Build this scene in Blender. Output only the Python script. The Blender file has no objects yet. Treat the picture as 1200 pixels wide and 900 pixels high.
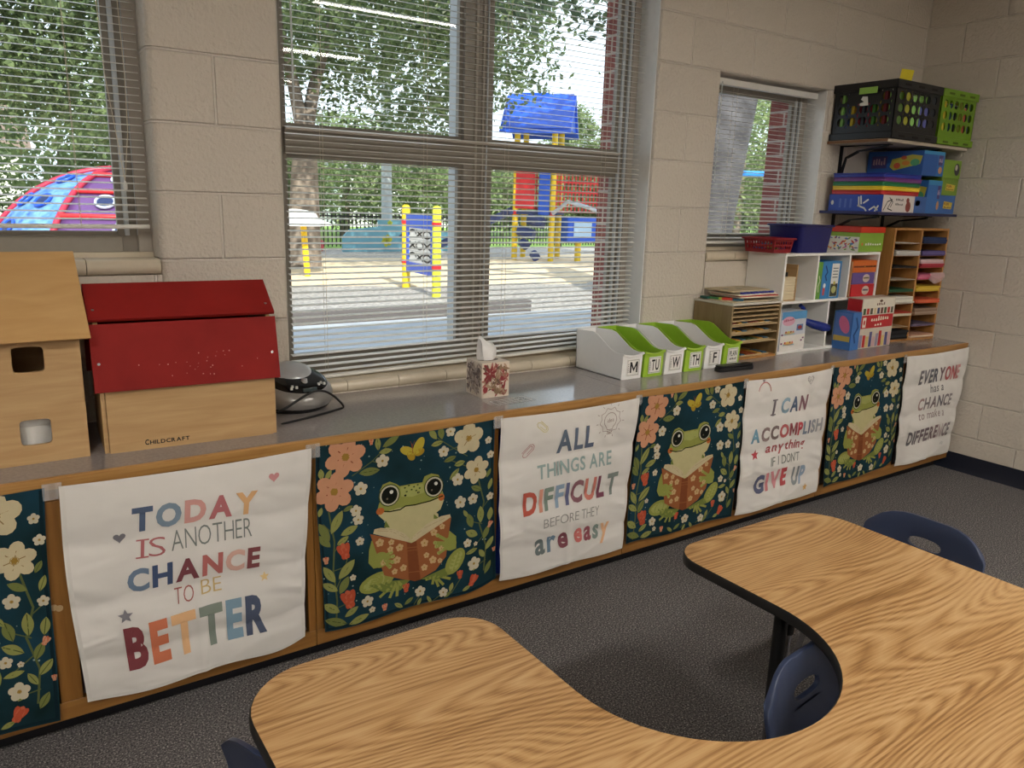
import bpy, bmesh, math, random
from mathutils import Vector, Matrix, Euler, geometry
random.seed(7)
S = bpy.context.scene
COL = S.collection
PI = math.pi

# ------------------------------------------------------------------ camera, sky, sun, exposure
cd = bpy.data.cameras.new('camera'); cam = bpy.data.objects.new('camera', cd); COL.objects.link(cam)
cam.location = (-0.6401, -2.5809, 1.4195)
cam.rotation_euler = Euler((1.3417, -0.0294, -0.5940), 'XYZ')
cd.sensor_fit = 'HORIZONTAL'; cd.sensor_width = 36.0; cd.lens = 907.76/1200*36.0
cd.clip_start = 0.02; cd.clip_end = 300
S.camera = cam
w = bpy.data.worlds.new('sky'); S.world = w; w.use_nodes = True
wn = w.node_tree.nodes; wl = w.node_tree.links
bg = wn['Background']; bg.inputs['Color'].default_value = (0.80, 0.90, 1.0, 1); bg.inputs['Strength'].default_value = 1.9
sun = bpy.data.lights.new('sun', 'SUN'); sun.energy = 7.0; sun.angle = 0.01; sun.color = (1.0, 0.94, 0.82)
so = bpy.data.objects.new('sun', sun); COL.objects.link(so)
so.rotation_euler = Vector((0.30, 1.35, -1.0)).to_track_quat('-Z', 'Y').to_euler()
LAMP = 42.0                                  # strength of the ceiling light diffusers
vs = S.view_settings
S.display_settings.display_device = 'sRGB'
vs.view_transform = 'Standard'; vs.look = 'None'; vs.gamma = 1.0; vs.use_curve_mapping = False; vs.exposure = 0.0

# ------------------------------------------------------------------ materials
def lin(c):
    return tuple(((v/255)/12.92 if v/255 <= 0.04045 else ((v/255+0.055)/1.055)**2.4) for v in c)
_mc = {}
def nodes_of(m):
    m.use_nodes = True
    nt = m.node_tree; return nt, nt.nodes, nt.links, nt.nodes['Principled BSDF']
def C(rgb, rough=0.55, metal=0.0, var=0.06, spec=0.4, scale=40):
    """plain painted / plastic / paper colour with a little procedural unevenness"""
    key = (tuple(rgb), rough, metal, var, spec, scale)
    if key in _mc: return _mc[key]
    m = bpy.data.materials.new('colour_%d_%d_%d' % tuple(rgb)); nt, n, l, b = nodes_of(m)
    a = lin(rgb)
    tc = n.new('ShaderNodeTexCoord'); nz = n.new('ShaderNodeTexNoise'); nz.inputs['Scale'].default_value = scale
    nz.inputs['Detail'].default_value = 2
    l.new(tc.outputs['Object'], nz.inputs['Vector'])
    mx = n.new('ShaderNodeMix'); mx.data_type = 'RGBA'
    mx.inputs['A'].default_value = (*[x*(1-var) for x in a], 1); mx.inputs['B'].default_value = (*[min(1, x*(1+var)) for x in a], 1)
    l.new(nz.outputs['Fac'], mx.inputs['Factor']); l.new(mx.outputs['Result'], b.inputs['Base Color'])
    b.inputs['Roughness'].default_value = rough; b.inputs['Metallic'].default_value = metal
    b.inputs['Specular IOR Level'].default_value = spec
    _mc[key] = m; return m

def ramp(n, stops):
    r = n.new('ShaderNodeValToRGB'); e = r.color_ramp.elements
    while len(e) < len(stops): e.new(0.5)
    for i, (p, c) in enumerate(stops): e[i].position = p; e[i].color = (*c, 1)
    return r
def math_n(n, l, op, a, b=None, clamp=False):
    k = n.new('ShaderNodeMath'); k.operation = op; k.use_clamp = clamp
    for i, v in enumerate((a, b)):
        if v is None: continue
        if isinstance(v, (int, float)): k.inputs[i].default_value = v
        else: l.new(v, k.inputs[i])
    return k.outputs[0]

def block_wall(name, axis):
    """painted concrete block: 0.4064 x 0.2032 running bond, stippled"""
    m = bpy.data.materials.new(name); nt, n, l, b = nodes_of(m)
    geo = n.new('ShaderNodeNewGeometry'); sp = n.new('ShaderNodeSeparateXYZ'); l.new(geo.outputs['Position'], sp.inputs[0])
    cb = n.new('ShaderNodeCombineXYZ')
    l.new(math_n(n, l, 'ADD', sp.outputs[axis], 0.2032+40*0.4064), cb.inputs[0])
    l.new(math_n(n, l, 'ADD', sp.outputs['Z'], 40*0.2032), cb.inputs[1])
    br = n.new('ShaderNodeTexBrick'); br.inputs['Scale'].default_value = 1.0
    br.inputs['Brick Width'].default_value = 0.4064; br.inputs['Row Height'].default_value = 0.2032
    br.inputs['Mortar Size'].default_value = 0.0055; br.inputs['Mortar Smooth'].default_value = 0.6
    br.inputs['Color1'].default_value = (*lin((212, 203, 190)), 1); br.inputs['Color2'].default_value = (*lin((208, 199, 186)), 1)
    br.inputs['Mortar'].default_value = (*lin((222, 214, 203)), 1)
    l.new(cb.outputs[0], br.inputs['Vector'])
    nz = n.new('ShaderNodeTexNoise'); nz.inputs['Scale'].default_value = 80; nz.inputs['Detail'].default_value = 4
    l.new(geo.outputs['Position'], nz.inputs['Vector'])
    h = math_n(n, l, 'MULTIPLY', br.outputs['Fac'], -1.0)
    h2 = math_n(n, l, 'MULTIPLY_ADD', nz.outputs['Fac'], 0.9)
    n_ = h2.node; l.new(h, n_.inputs[2])
    bp = n.new('ShaderNodeBump'); bp.inputs['Strength'].default_value = 0.85; bp.inputs['Distance'].default_value = 0.008
    l.new(h2, bp.inputs['Height']); l.new(bp.outputs['Normal'], b.inputs['Normal'])
    l.new(br.outputs['Color'], b.inputs['Base Color']); b.inputs['Roughness'].default_value = 0.45
    return m
def brick_mat():
    m = bpy.data.materials.new('red_brick'); nt, n, l, b = nodes_of(m)
    geo = n.new('ShaderNodeNewGeometry'); sp = n.new('ShaderNodeSeparateXYZ'); l.new(geo.outputs['Position'], sp.inputs[0])
    cb = n.new('ShaderNodeCombineXYZ')
    l.new(math_n(n, l, 'ADD', math_n(n, l, 'ADD', sp.outputs['X'], sp.outputs['Y']), 20), cb.inputs[0]); l.new(math_n(n, l, 'ADD', sp.outputs['Z'], 20), cb.inputs[1])
    br = n.new('ShaderNodeTexBrick'); br.inputs['Scale'].default_value = 1.0
    br.inputs['Brick Width'].default_value = 0.21; br.inputs['Row Height'].default_value = 0.0762
    br.inputs['Mortar Size'].default_value = 0.006; br.inputs['Mortar Smooth'].default_value = 0.1
    br.inputs['Color1'].default_value = (*lin((150, 84, 76)), 1); br.inputs['Color2'].default_value = (*lin((128, 68, 62)), 1)
    br.inputs['Mortar'].default_value = (*lin((190, 176, 168)), 1)
    l.new(cb.outputs[0], br.inputs['Vector']); l.new(br.outputs['Color'], b.inputs['Base Color']); b.inputs['Roughness'].default_value = 0.85
    return m
def carpet_mat():
    m = bpy.data.materials.new('speckled_charcoal_carpet'); nt, n, l, b = nodes_of(m)
    geo = n.new('ShaderNodeNewGeometry')
    a = n.new('ShaderNodeTexNoise'); a.inputs['Scale'].default_value = 190; a.inputs['Detail'].default_value = 3; a.inputs['Roughness'].default_value = 0.8
    l.new(geo.outputs['Position'], a.inputs['Vector'])
    r = ramp(n, [(0.34, lin((40, 38, 42))), (0.50, lin((100, 97, 98))), (0.60, lin((136, 132, 130))), (0.70, lin((232, 226, 216)))])
    l.new(a.outputs['Fac'], r.inputs[0]); l.new(r.outputs[0], b.inputs['Base Color'])
    bp = n.new('ShaderNodeBump'); bp.inputs['Strength'].default_value = 0.5; bp.inputs['Distance'].default_value = 0.003
    l.new(a.outputs['Fac'], bp.inputs['Height']); l.new(bp.outputs['Normal'], b.inputs['Normal'])
    b.inputs['Roughness'].default_value = 1.0; b.inputs['Specular IOR Level'].default_value = 0.05
    return m
def oak_laminate():
    m = bpy.data.materials.new('oak_laminate'); nt, n, l, b = nodes_of(m)
    tc = n.new('ShaderNodeTexCoord')
    mp = n.new('ShaderNodeMapping'); mp.inputs['Scale'].default_value = (0.55, 3.6, 1.0); mp.inputs['Rotation'].default_value = (0, 0, 0.05)
    l.new(tc.outputs['Object'], mp.inputs['Vector'])
    a = n.new('ShaderNodeTexNoise'); a.inputs['Scale'].default_value = 1.25; a.inputs['Detail'].default_value = 1.0; a.inputs['Roughness'].default_value = 0.30; a.inputs['Distortion'].default_value = 0.15
    l.new(mp.outputs[0], a.inputs['Vector'])
    v = math_n(n, l, 'MULTIPLY', a.outputs['Fac'], 56.0)
    fr = math_n(n, l, 'PINGPONG', v, 0.5)
    fr = math_n(n, l, 'MULTIPLY', fr, 2.0)
    mp2 = n.new('ShaderNodeMapping'); mp2.inputs['Scale'].default_value = (9, 300, 1)
    l.new(tc.outputs['Object'], mp2.inputs['Vector'])
    g = n.new('ShaderNodeTexNoise'); g.inputs['Scale'].default_value = 1; g.inputs['Detail'].default_value = 3
    l.new(mp2.outputs[0], g.inputs['Vector'])
    mp3 = n.new('ShaderNodeMapping'); mp3.inputs['Scale'].default_value = (1.2, 6, 1)
    l.new(tc.outputs['Object'], mp3.inputs['Vector'])
    g3 = n.new('ShaderNodeTexNoise'); g3.inputs['Scale'].default_value = 1.5; g3.inputs['Detail'].default_value = 2
    l.new(mp3.outputs[0], g3.inputs['Vector'])
    t = math_n(n, l, 'ADD', math_n(n, l, 'MULTIPLY', fr, 0.42), math_n(n, l, 'MULTIPLY', math_n(n, l, 'SUBTRACT', g.outputs['Fac'], 0.5), 1.0))
    t = math_n(n, l, 'ADD', t, math_n(n, l, 'MULTIPLY', math_n(n, l, 'SUBTRACT', g3.outputs['Fac'], 0.35), 0.7))
    r = ramp(n, [(0.0, lin((204, 166, 118))), (0.3, lin((190, 148, 98))), (0.55, lin((160, 118, 72))), (0.85, lin((126, 88, 50)))])
    l.new(t, r.inputs[0]); l.new(r.outputs[0], b.inputs['Base Color'])
    b.inputs['Roughness'].default_value = 0.42; b.inputs['Specular IOR Level'].default_value = 0.35
    return m
def plywood(name, c0, c1, sc=(1.2, 1.2, 14), rough=0.45):
    m = bpy.data.materials.new(name); nt, n, l, b = nodes_of(m)
    tc = n.new('ShaderNodeTexCoord'); mp = n.new('ShaderNodeMapping'); mp.inputs['Scale'].default_value = sc
    l.new(tc.outputs['Object'], mp.inputs['Vector'])
    a = n.new('ShaderNodeTexNoise'); a.inputs['Scale'].default_value = 4; a.inputs['Detail'].default_value = 4; a.inputs['Distortion'].default_value = 0.6
    l.new(mp.outputs[0], a.inputs['Vector'])
    r = ramp(n, [(0.3, lin(c0)), (0.7, lin(c1))]); l.new(a.outputs['Fac'], r.inputs[0])
    l.new(r.outputs[0], b.inputs['Base Color']); b.inputs['Roughness'].default_value = rough
    return m
def glass_mat():
    m = bpy.data.materials.new('window_glass'); nt, n, l, b = nodes_of(m); n.remove(b)
    out = n['Material Output']; t = n.new('ShaderNodeBsdfTransparent'); g = n.new('ShaderNodeBsdfGlossy'); g.inputs['Roughness'].default_value = 0.0
    t.inputs['Color'].default_value = (0.93, 0.96, 0.95, 1)
    f = n.new('ShaderNodeFresnel'); geo = n.new('ShaderNodeNewGeometry')      # a thin sheet: the same reflectance from either side
    l.new(math_n(n, l, 'SUBTRACT', 1.45, math_n(n, l, 'MULTIPLY', geo.outputs['Backfacing'], 1.45-1/1.45)), f.inputs['IOR']); mx = n.new('ShaderNodeMixShader')
    l.new(f.outputs[0], mx.inputs[0]); l.new(t.outputs[0], mx.inputs[1]); l.new(g.outputs[0], mx.inputs[2]); l.new(mx.outputs[0], out.inputs[0])
    return m
def clear_mat(name, col, alpha):
    m = bpy.data.materials.new(name); nt, n, l, b = nodes_of(m); out = n['Material Output']
    t = n.new('ShaderNodeBsdfTransparent'); mx = n.new('ShaderNodeMixShader'); mx.inputs[0].default_value = alpha
    b.inputs['Base Color'].default_value = (*lin(col), 1); b.inputs['Roughness'].default_value = 0.2
    l.new(t.outputs[0], mx.inputs[1]); l.new(b.outputs[0], mx.inputs[2]); l.new(mx.outputs[0], out.inputs[0]); return m
def leaf_mat(name, c0, c1):
    m = bpy.data.materials.new(name); nt, n, l, b = nodes_of(m); out = n['Material Output']
    tc = n.new('ShaderNodeTexCoord'); a = n.new('ShaderNodeTexNoise'); a.inputs['Scale'].default_value = 2.2; a.inputs['Detail'].default_value = 4
    l.new(tc.outputs['Object'], a.inputs['Vector']); r = ramp(n, [(0.3, lin(c0)), (0.7, lin(c1))]); l.new(a.outputs['Fac'], r.inputs[0])
    l.new(r.outputs[0], b.inputs['Base Color']); b.inputs['Roughness'].default_value = 0.45
    tr = n.new('ShaderNodeBsdfTranslucent'); l.new(r.outputs[0], tr.inputs['Color'])
    mx = n.new('ShaderNodeMixShader'); mx.inputs[0].default_value = 0.45
    l.new(b.outputs[0], mx.inputs[1]); l.new(tr.outputs[0], mx.inputs[2]); l.new(mx.outputs[0], out.inputs[0]); return m
def noise_mat(name, stops, scale, detail=4, rough=0.9, bump=0.0, spec=0.3, rgh=0.6):
    m = bpy.data.materials.new(name); nt, n, l, b = nodes_of(m)
    geo = n.new('ShaderNodeNewGeometry'); a = n.new('ShaderNodeTexNoise'); a.inputs['Scale'].default_value = scale
    a.inputs['Detail'].default_value = detail; a.inputs['Roughness'].default_value = rgh
    l.new(geo.outputs['Position'], a.inputs['Vector']); r = ramp(n, [(p, lin(c)) for p, c in stops]); l.new(a.outputs['Fac'], r.inputs[0])
    l.new(r.outputs[0], b.inputs['Base Color']); b.inputs['Roughness'].default_value = rough; b.inputs['Specular IOR Level'].default_value = spec
    if bump:
        bp = n.new('ShaderNodeBump'); bp.inputs['Strength'].default_value = 0.6; bp.inputs['Distance'].default_value = bump
        l.new(a.outputs['Fac'], bp.inputs['Height']); l.new(bp.outputs['Normal'], b.inputs['Normal'])
    return m
def emis(name, col, k):
    m = bpy.data.materials.new(name); nt, n, l, b = nodes_of(m)
    b.inputs['Base Color'].default_value = (0.8, 0.8, 0.8, 1); b.inputs['Emission Color'].default_value = (*col, 1); b.inputs['Emission Strength'].default_value = k
    return m

M_WALLX = block_wall('painted_block_wall', 'X'); M_WALLY = block_wall('painted_block_side_wall', 'Y')
M_BRICK = brick_mat(); M_CARPET = carpet_mat(); M_OAK = oak_laminate(); M_GLASS = glass_mat()
M_PLY = plywood('birch_plywood', (196, 162, 116), (180, 144, 98))
M_PLYROOF = plywood('birch_roof', (206, 166, 112), (194, 152, 96), (1.2, 8, 1.2))
M_RED = noise_mat('barn_red_paint', [(0.35, (134, 28, 25)), (0.65, (148, 33, 29))], 5, rough=0.62, spec=0.2)
M_STILE = plywood('oak_face_frame', (150, 104, 48), (130, 86, 36), (14, 14, 1.2))
M_RAIL = plywood('oak_rail', (150, 106, 52), (130, 88, 40), (1.0, 14, 14))
M_EDGE = plywood('oak_nosing', (186, 142, 84), (160, 114, 60), (1.0, 20, 20))
M_SORT = plywood('oak_veneer', (190, 138, 80), (172, 120, 64), (10, 10, 1.0))
M_RACK = plywood('rack_veneer', (150, 128, 92), (134, 112, 78), (8, 8, 1.0))
M_COUNTER = noise_mat('grey_laminate', [(0.35, (146, 139, 138)), (0.65, (158, 151, 149))], 120, rough=0.11, spec=0.6)
M_SHELFIN = C((150, 140, 130), 0.5)
M_BLACK = C((22, 22, 24), 0.5); M_TOE = C((18, 18, 24), 0.6)
M_FRAME = C((146, 139, 129), 0.4); M_FRAMEL = C((178, 170, 160), 0.35); M_FRAME_LIT = C((206, 212, 218), 0.4)  # the bluish-white tone puts the frame's lit edges into its colour
M_SLAT = C((226, 225, 219), 0.3, spec=0.5); M_CORD = C((215, 205, 185), 0.8)
M_SILL = C((206, 194, 172), 0.25, spec=0.5, var=0.05); M_CREAM = C((205, 195, 178), 0.4)
M_CLOTH = C((218, 214, 209), 0.85, var=0.03, spec=0.1)
def cloth_mat(name, rgb):
    m = bpy.data.materials.new(name); nt, n, l, b = nodes_of(m)
    tc = n.new('ShaderNodeTexCoord'); mp = n.new('ShaderNodeMapping'); mp.inputs['Scale'].default_value = (5, 5, 11); mp.inputs['Rotation'].default_value = (0, .35, 0)
    l.new(tc.outputs['Object'], mp.inputs['Vector']); a = n.new('ShaderNodeTexNoise'); a.inputs['Scale'].default_value = .85; a.inputs['Detail'].default_value = 1.2; a.inputs['Distortion'].default_value = .9
    l.new(mp.outputs[0], a.inputs['Vector']); bp = n.new('ShaderNodeBump'); bp.inputs['Strength'].default_value = .5; bp.inputs['Distance'].default_value = .03
    l.new(a.outputs['Fac'], bp.inputs['Height']); l.new(bp.outputs['Normal'], b.inputs['Normal'])
    r = ramp(n, [(.3, lin(rgb)), (.7, lin([v+5 for v in rgb]))]); l.new(a.outputs['Fac'], r.inputs[0]); l.new(r.outputs[0], b.inputs['Base Color']); b.inputs['Roughness'].default_value = .8; b.inputs['Specular IOR Level'].default_value = .15
    return m
M_CLOTH = cloth_mat('white_polyester_cloth', (216, 212, 207))
M_CHROME = C((200, 200, 205), 0.18, 1.0, 0.02); M_NAVY = C((50, 60, 86), 0.38, var=0.05)
M_WHITE = C((242, 241, 237), 0.4, var=.02); M_WHITEP = C((246, 246, 245), 0.28, var=.02); M_LIME = C((164, 204, 64), 0.3)
M_PAPER = C((232, 230, 224), 0.8); M_INK = C((24, 24, 26), 0.6)
M_TAPE = clear_mat('clear_tape', (235, 235, 235), 0.22)

# ------------------------------------------------------------------ mesh helpers
class MB:
    def __init__(s): s.v = []; s.f = []; s.m = []; s.mats = []
    def mi(s, m):
        if m not in s.mats: s.mats.append(m)
        return s.mats.index(m)
    def add(s, vs_, fs, m):
        o = len(s.v); s.v += [tuple(p) for p in vs_]; k = s.mi(m)
        for f in fs: s.f.append([i+o for i in f]); s.m.append(k)
        return s
    def box(s, x0, y0, z0, x1, y1, z1, m, faces=None):
        P = [(x0, y0, z0), (x1, y0, z0), (x1, y1, z0), (x0, y1, z0), (x0, y0, z1), (x1, y0, z1), (x1, y1, z1), (x0, y1, z1)]
        return s.add(P, [(0, 3, 2, 1), (4, 5, 6, 7), (0, 1, 5, 4), (1, 2, 6, 5), (2, 3, 7, 6), (3, 0, 4, 7)], m)
    def hexa(s, P, m):
        return s.add(P, [(0, 3, 2, 1), (4, 5, 6, 7), (0, 1, 5, 4), (1, 2, 6, 5), (2, 3, 7, 6), (3, 0, 4, 7)], m)
    def prism(s, poly, a, b, m, f=lambda x, y, t: (x, y, t), m_top=None):
        n = len(poly); P = [f(x, y, a) for x, y in poly] + [f(x, y, b) for x, y in poly]
        s.add(P, [tuple(range(n))[::-1]] + [(i, (i+1) % n, n+(i+1) % n, n+i) for i in range(n)], m)
        s.add(P[n:], [tuple(range(n))], m_top or m); return s
    def tube(s, pts, r, m, n=10, cap=True, closed=False):
        pts = [Vector(p) for p in pts]; N = len(pts); rs = r if isinstance(r, (list, tuple)) else [r]*N
        V = []; up = None
        for i, p in enumerate(pts):
            a = pts[(i-1) % N] if (i > 0 or closed) else p; b_ = pts[(i+1) % N] if (i < N-1 or closed) else p
            d = (b_-a).normalized()
            if up is None: up = d.orthogonal().normalized()
            up = (up-d*up.dot(d)).normalized(); q = d.cross(up)
            V += [p+(up*math.cos(2*PI*k/n)+q*math.sin(2*PI*k/n))*rs[i] for k in range(n)]
        F = [(i*n+k, i*n+(k+1) % n, ((i+1) % N)*n+(k+1) % n, ((i+1) % N)*n+k) for i in range(N if closed else N-1) for k in range(n)]
        if cap and not closed: F += [tuple(range(n))[::-1], tuple(range((N-1)*n, N*n))]
        return s.add(V, F, m)
    def lathe(s, prof, c, m, n=24, sx=1, sy=1, f=None):
        V = []
        for r, z in prof:
            for k in range(n):
                p = (c[0]+r*sx*math.cos(2*PI*k/n), c[1]+r*sy*math.sin(2*PI*k/n), c[2]+z); V.append(f(p) if f else p)
        F = [(i*n+k, i*n+(k+1) % n, (i+1)*n+(k+1) % n, (i+1)*n+k) for i in range(len(prof)-1) for k in range(n)]
        F += [tuple(range(n))[::-1], tuple(range((len(prof)-1)*n, len(prof)*n))]
        return s.add(V, F, m)
    def holed(s, us, vs_, holes, f, th, m, seg=16, p=2.0):
        """sheet of thickness th over the grid us x vs_, with rounded holes in the cells named in holes; f(u,v,w)->point"""
        nu, nv = len(us)-1, len(vs_)-1
        for i in range(nu):
            for j in range(nv):
                u0, u1, v0, v1 = us[i], us[i+1], vs_[j], vs_[j+1]
                if (i, j) in holes:
                    ru, rv = holes[(i, j)]; cu, cv = (u0+u1)/2, (v0+v1)/2; hu, hv = (u1-u0)/2, (v1-v0)/2
                    O = []; I = []
                    for k in range(seg):
                        a = 2*PI*k/seg; ca, sa = math.cos(a), math.sin(a); q = max(abs(ca), abs(sa))
                        O.append((cu+hu*ca/q, cv+hv*sa/q))
                        I.append((cu+ru*math.copysign(abs(ca)**(2/p), ca), cv+rv*math.copysign(abs(sa)**(2/p), sa)))
                    P = [f(u, v, 0) for u, v in O]+[f(u, v, 0) for u, v in I]+[f(u, v, th) for u, v in O]+[f(u, v, th) for u, v in I]
                    F = []
                    for k in range(seg):
                        j2 = (k+1) % seg
                        F += [(k, j2, seg+j2, seg+k), (2*seg+k, 3*seg+k, 3*seg+j2, 2*seg+j2), (seg+k, seg+j2, 3*seg+j2, 3*seg+k)]
                    s.add(P, F, m)
                else:
                    P = [f(u, v, w_) for w_ in (0, th) for u, v in ((u0, v0), (u1, v0), (u1, v1), (u0, v1))]
                    F = [(0, 1, 2, 3), (7, 6, 5, 4)]
                    s.add(P, F, m)
        for i in range(nu):
            for v in (vs_[0], vs_[-1]):
                s.add([f(us[i], v, 0), f(us[i+1], v, 0), f(us[i+1], v, th), f(us[i], v, th)], [(0, 1, 2, 3)], m)
        for j in range(nv):
            for u in (us[0], us[-1]):
                s.add([f(u, vs_[j], 0), f(u, vs_[j+1], 0), f(u, vs_[j+1], th), f(u, vs_[j], th)], [(0, 1, 2, 3)], m)
        return s
    def build(s, name, parent=None, bev=0.0, loc=None, rot=None, smooth=35, seg=2, merge=True):
        me = bpy.data.meshes.new(name); me.from_pydata([tuple(p) for p in s.v], [], s.f)
        for m in s.mats: me.materials.append(m)
        for p, k in zip(me.polygons, s.m): p.material_index = k
        if merge:
            bm = bmesh.new(); bm.from_mesh(me); bmesh.ops.remove_doubles(bm, verts=bm.verts, dist=1e-5)
            bmesh.ops.recalc_face_normals(bm, faces=bm.faces); bm.to_mesh(me); bm.free()
        me.update()
        if smooth:
            me.polygons.foreach_set('use_smooth', [True]*len(me.polygons)); me.set_sharp_from_angle(angle=math.radians(smooth))
        o = bpy.data.objects.new(name, me); COL.objects.link(o)
        if parent is not None: o.parent = parent
        if loc is not None: o.location = loc
        if rot is not None: o.rotation_euler = rot
        if bev:
            b = o.modifiers.new('bevel', 'BEVEL'); b.width = bev; b.segments = seg; b.limit_method = 'ANGLE'; b.angle_limit = math.radians(40)
        return o

def tag(o, label=None, cat=None, group=None, kind=None):
    if label: o['label'] = label
    if cat: o['category'] = cat
    if group: o['group'] = group
    if kind: o['kind'] = kind
    return o
def thing(name, label, cat, loc=(0, 0, 0), rz=0.0, group=None):
    o = bpy.data.objects.new(name, None); COL.objects.link(o); o.empty_display_size = 0.05
    o.location = loc; o.rotation_euler = (0, 0, rz)
    return tag(o, label, cat, group)
def struct(o): o['kind'] = 'structure'; return o
def dup(root, loc, rz=None, label=None, group=None):
    r = root.copy(); COL.objects.link(r); r.location = loc
    if rz is not None: r.rotation_euler = (0, 0, rz)
    if label: r['label'] = label
    if group: r['group'] = group
    for ch in list(root.children):
        c = ch.copy(); COL.objects.link(c); c.parent = r
        for g in list(ch.children):
            d = g.copy(); COL.objects.link(d); d.parent = c
    return r
def rrect(w_, h_, r, n=6, cx=0, cy=0):
    P = []
    for qx, qy, a0 in ((1, -1, -PI/2), (1, 1, 0), (-1, 1, PI/2), (-1, -1, PI)):
        for k in range(n+1):
            a = a0+PI/2*k/n; P.append((cx+qx*(w_/2-r)+r*math.cos(a), cy+qy*(h_/2-r)+r*math.sin(a)))
    return P

# ---- flat artwork: polygons in a plane, each on a slightly higher layer, put through a map f(x, y, layer)
_gl = {}
def glyph(ch, bold):
    """outline triangles of a letter, scaled to a unit box, with its natural width"""
    key = (ch, round(bold, 3))
    if key in _gl: return _gl[key]
    if ch == 'M':
        h = glyph('H', bold)[4]; t = .12+bold*2; W_ = .80; k = t*1.05
        P = [(0, 0), (t, 0), (t, h*.62), (W_/2, h*.10), (W_-t, h*.62), (W_-t, 0), (W_, 0), (W_, h), (W_-k, h), (W_/2, h*.40), (k, h), (0, h)]
        _gl[key] = (P, [tuple(f) for f in geometry.tessellate_polygon([[Vector((x, y, 0)) for x, y in P]])], W_, 0, h); return _gl[key]
    cu = bpy.data.curves.new('glyph', 'FONT'); cu.body = ch; cu.offset = bold; cu.resolution_u = 3; cu.fill_mode = 'FRONT'
    ob = bpy.data.objects.new('glyph', cu); me = bpy.data.meshes.new_from_object(ob)
    V = [(v.co.x, v.co.y) for v in me.vertices]; F = [tuple(p.vertices) for p in me.polygons]
    bpy.data.objects.remove(ob); bpy.data.curves.remove(cu); bpy.data.meshes.remove(me)
    x0 = min(p[0] for p in V); x1 = max(p[0] for p in V); y0 = min(p[1] for p in V); y1 = max(p[1] for p in V)
    _gl[key] = ([(x-x0, y) for x, y in V], F, x1-x0, y0, y1); return _gl[key]
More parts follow.
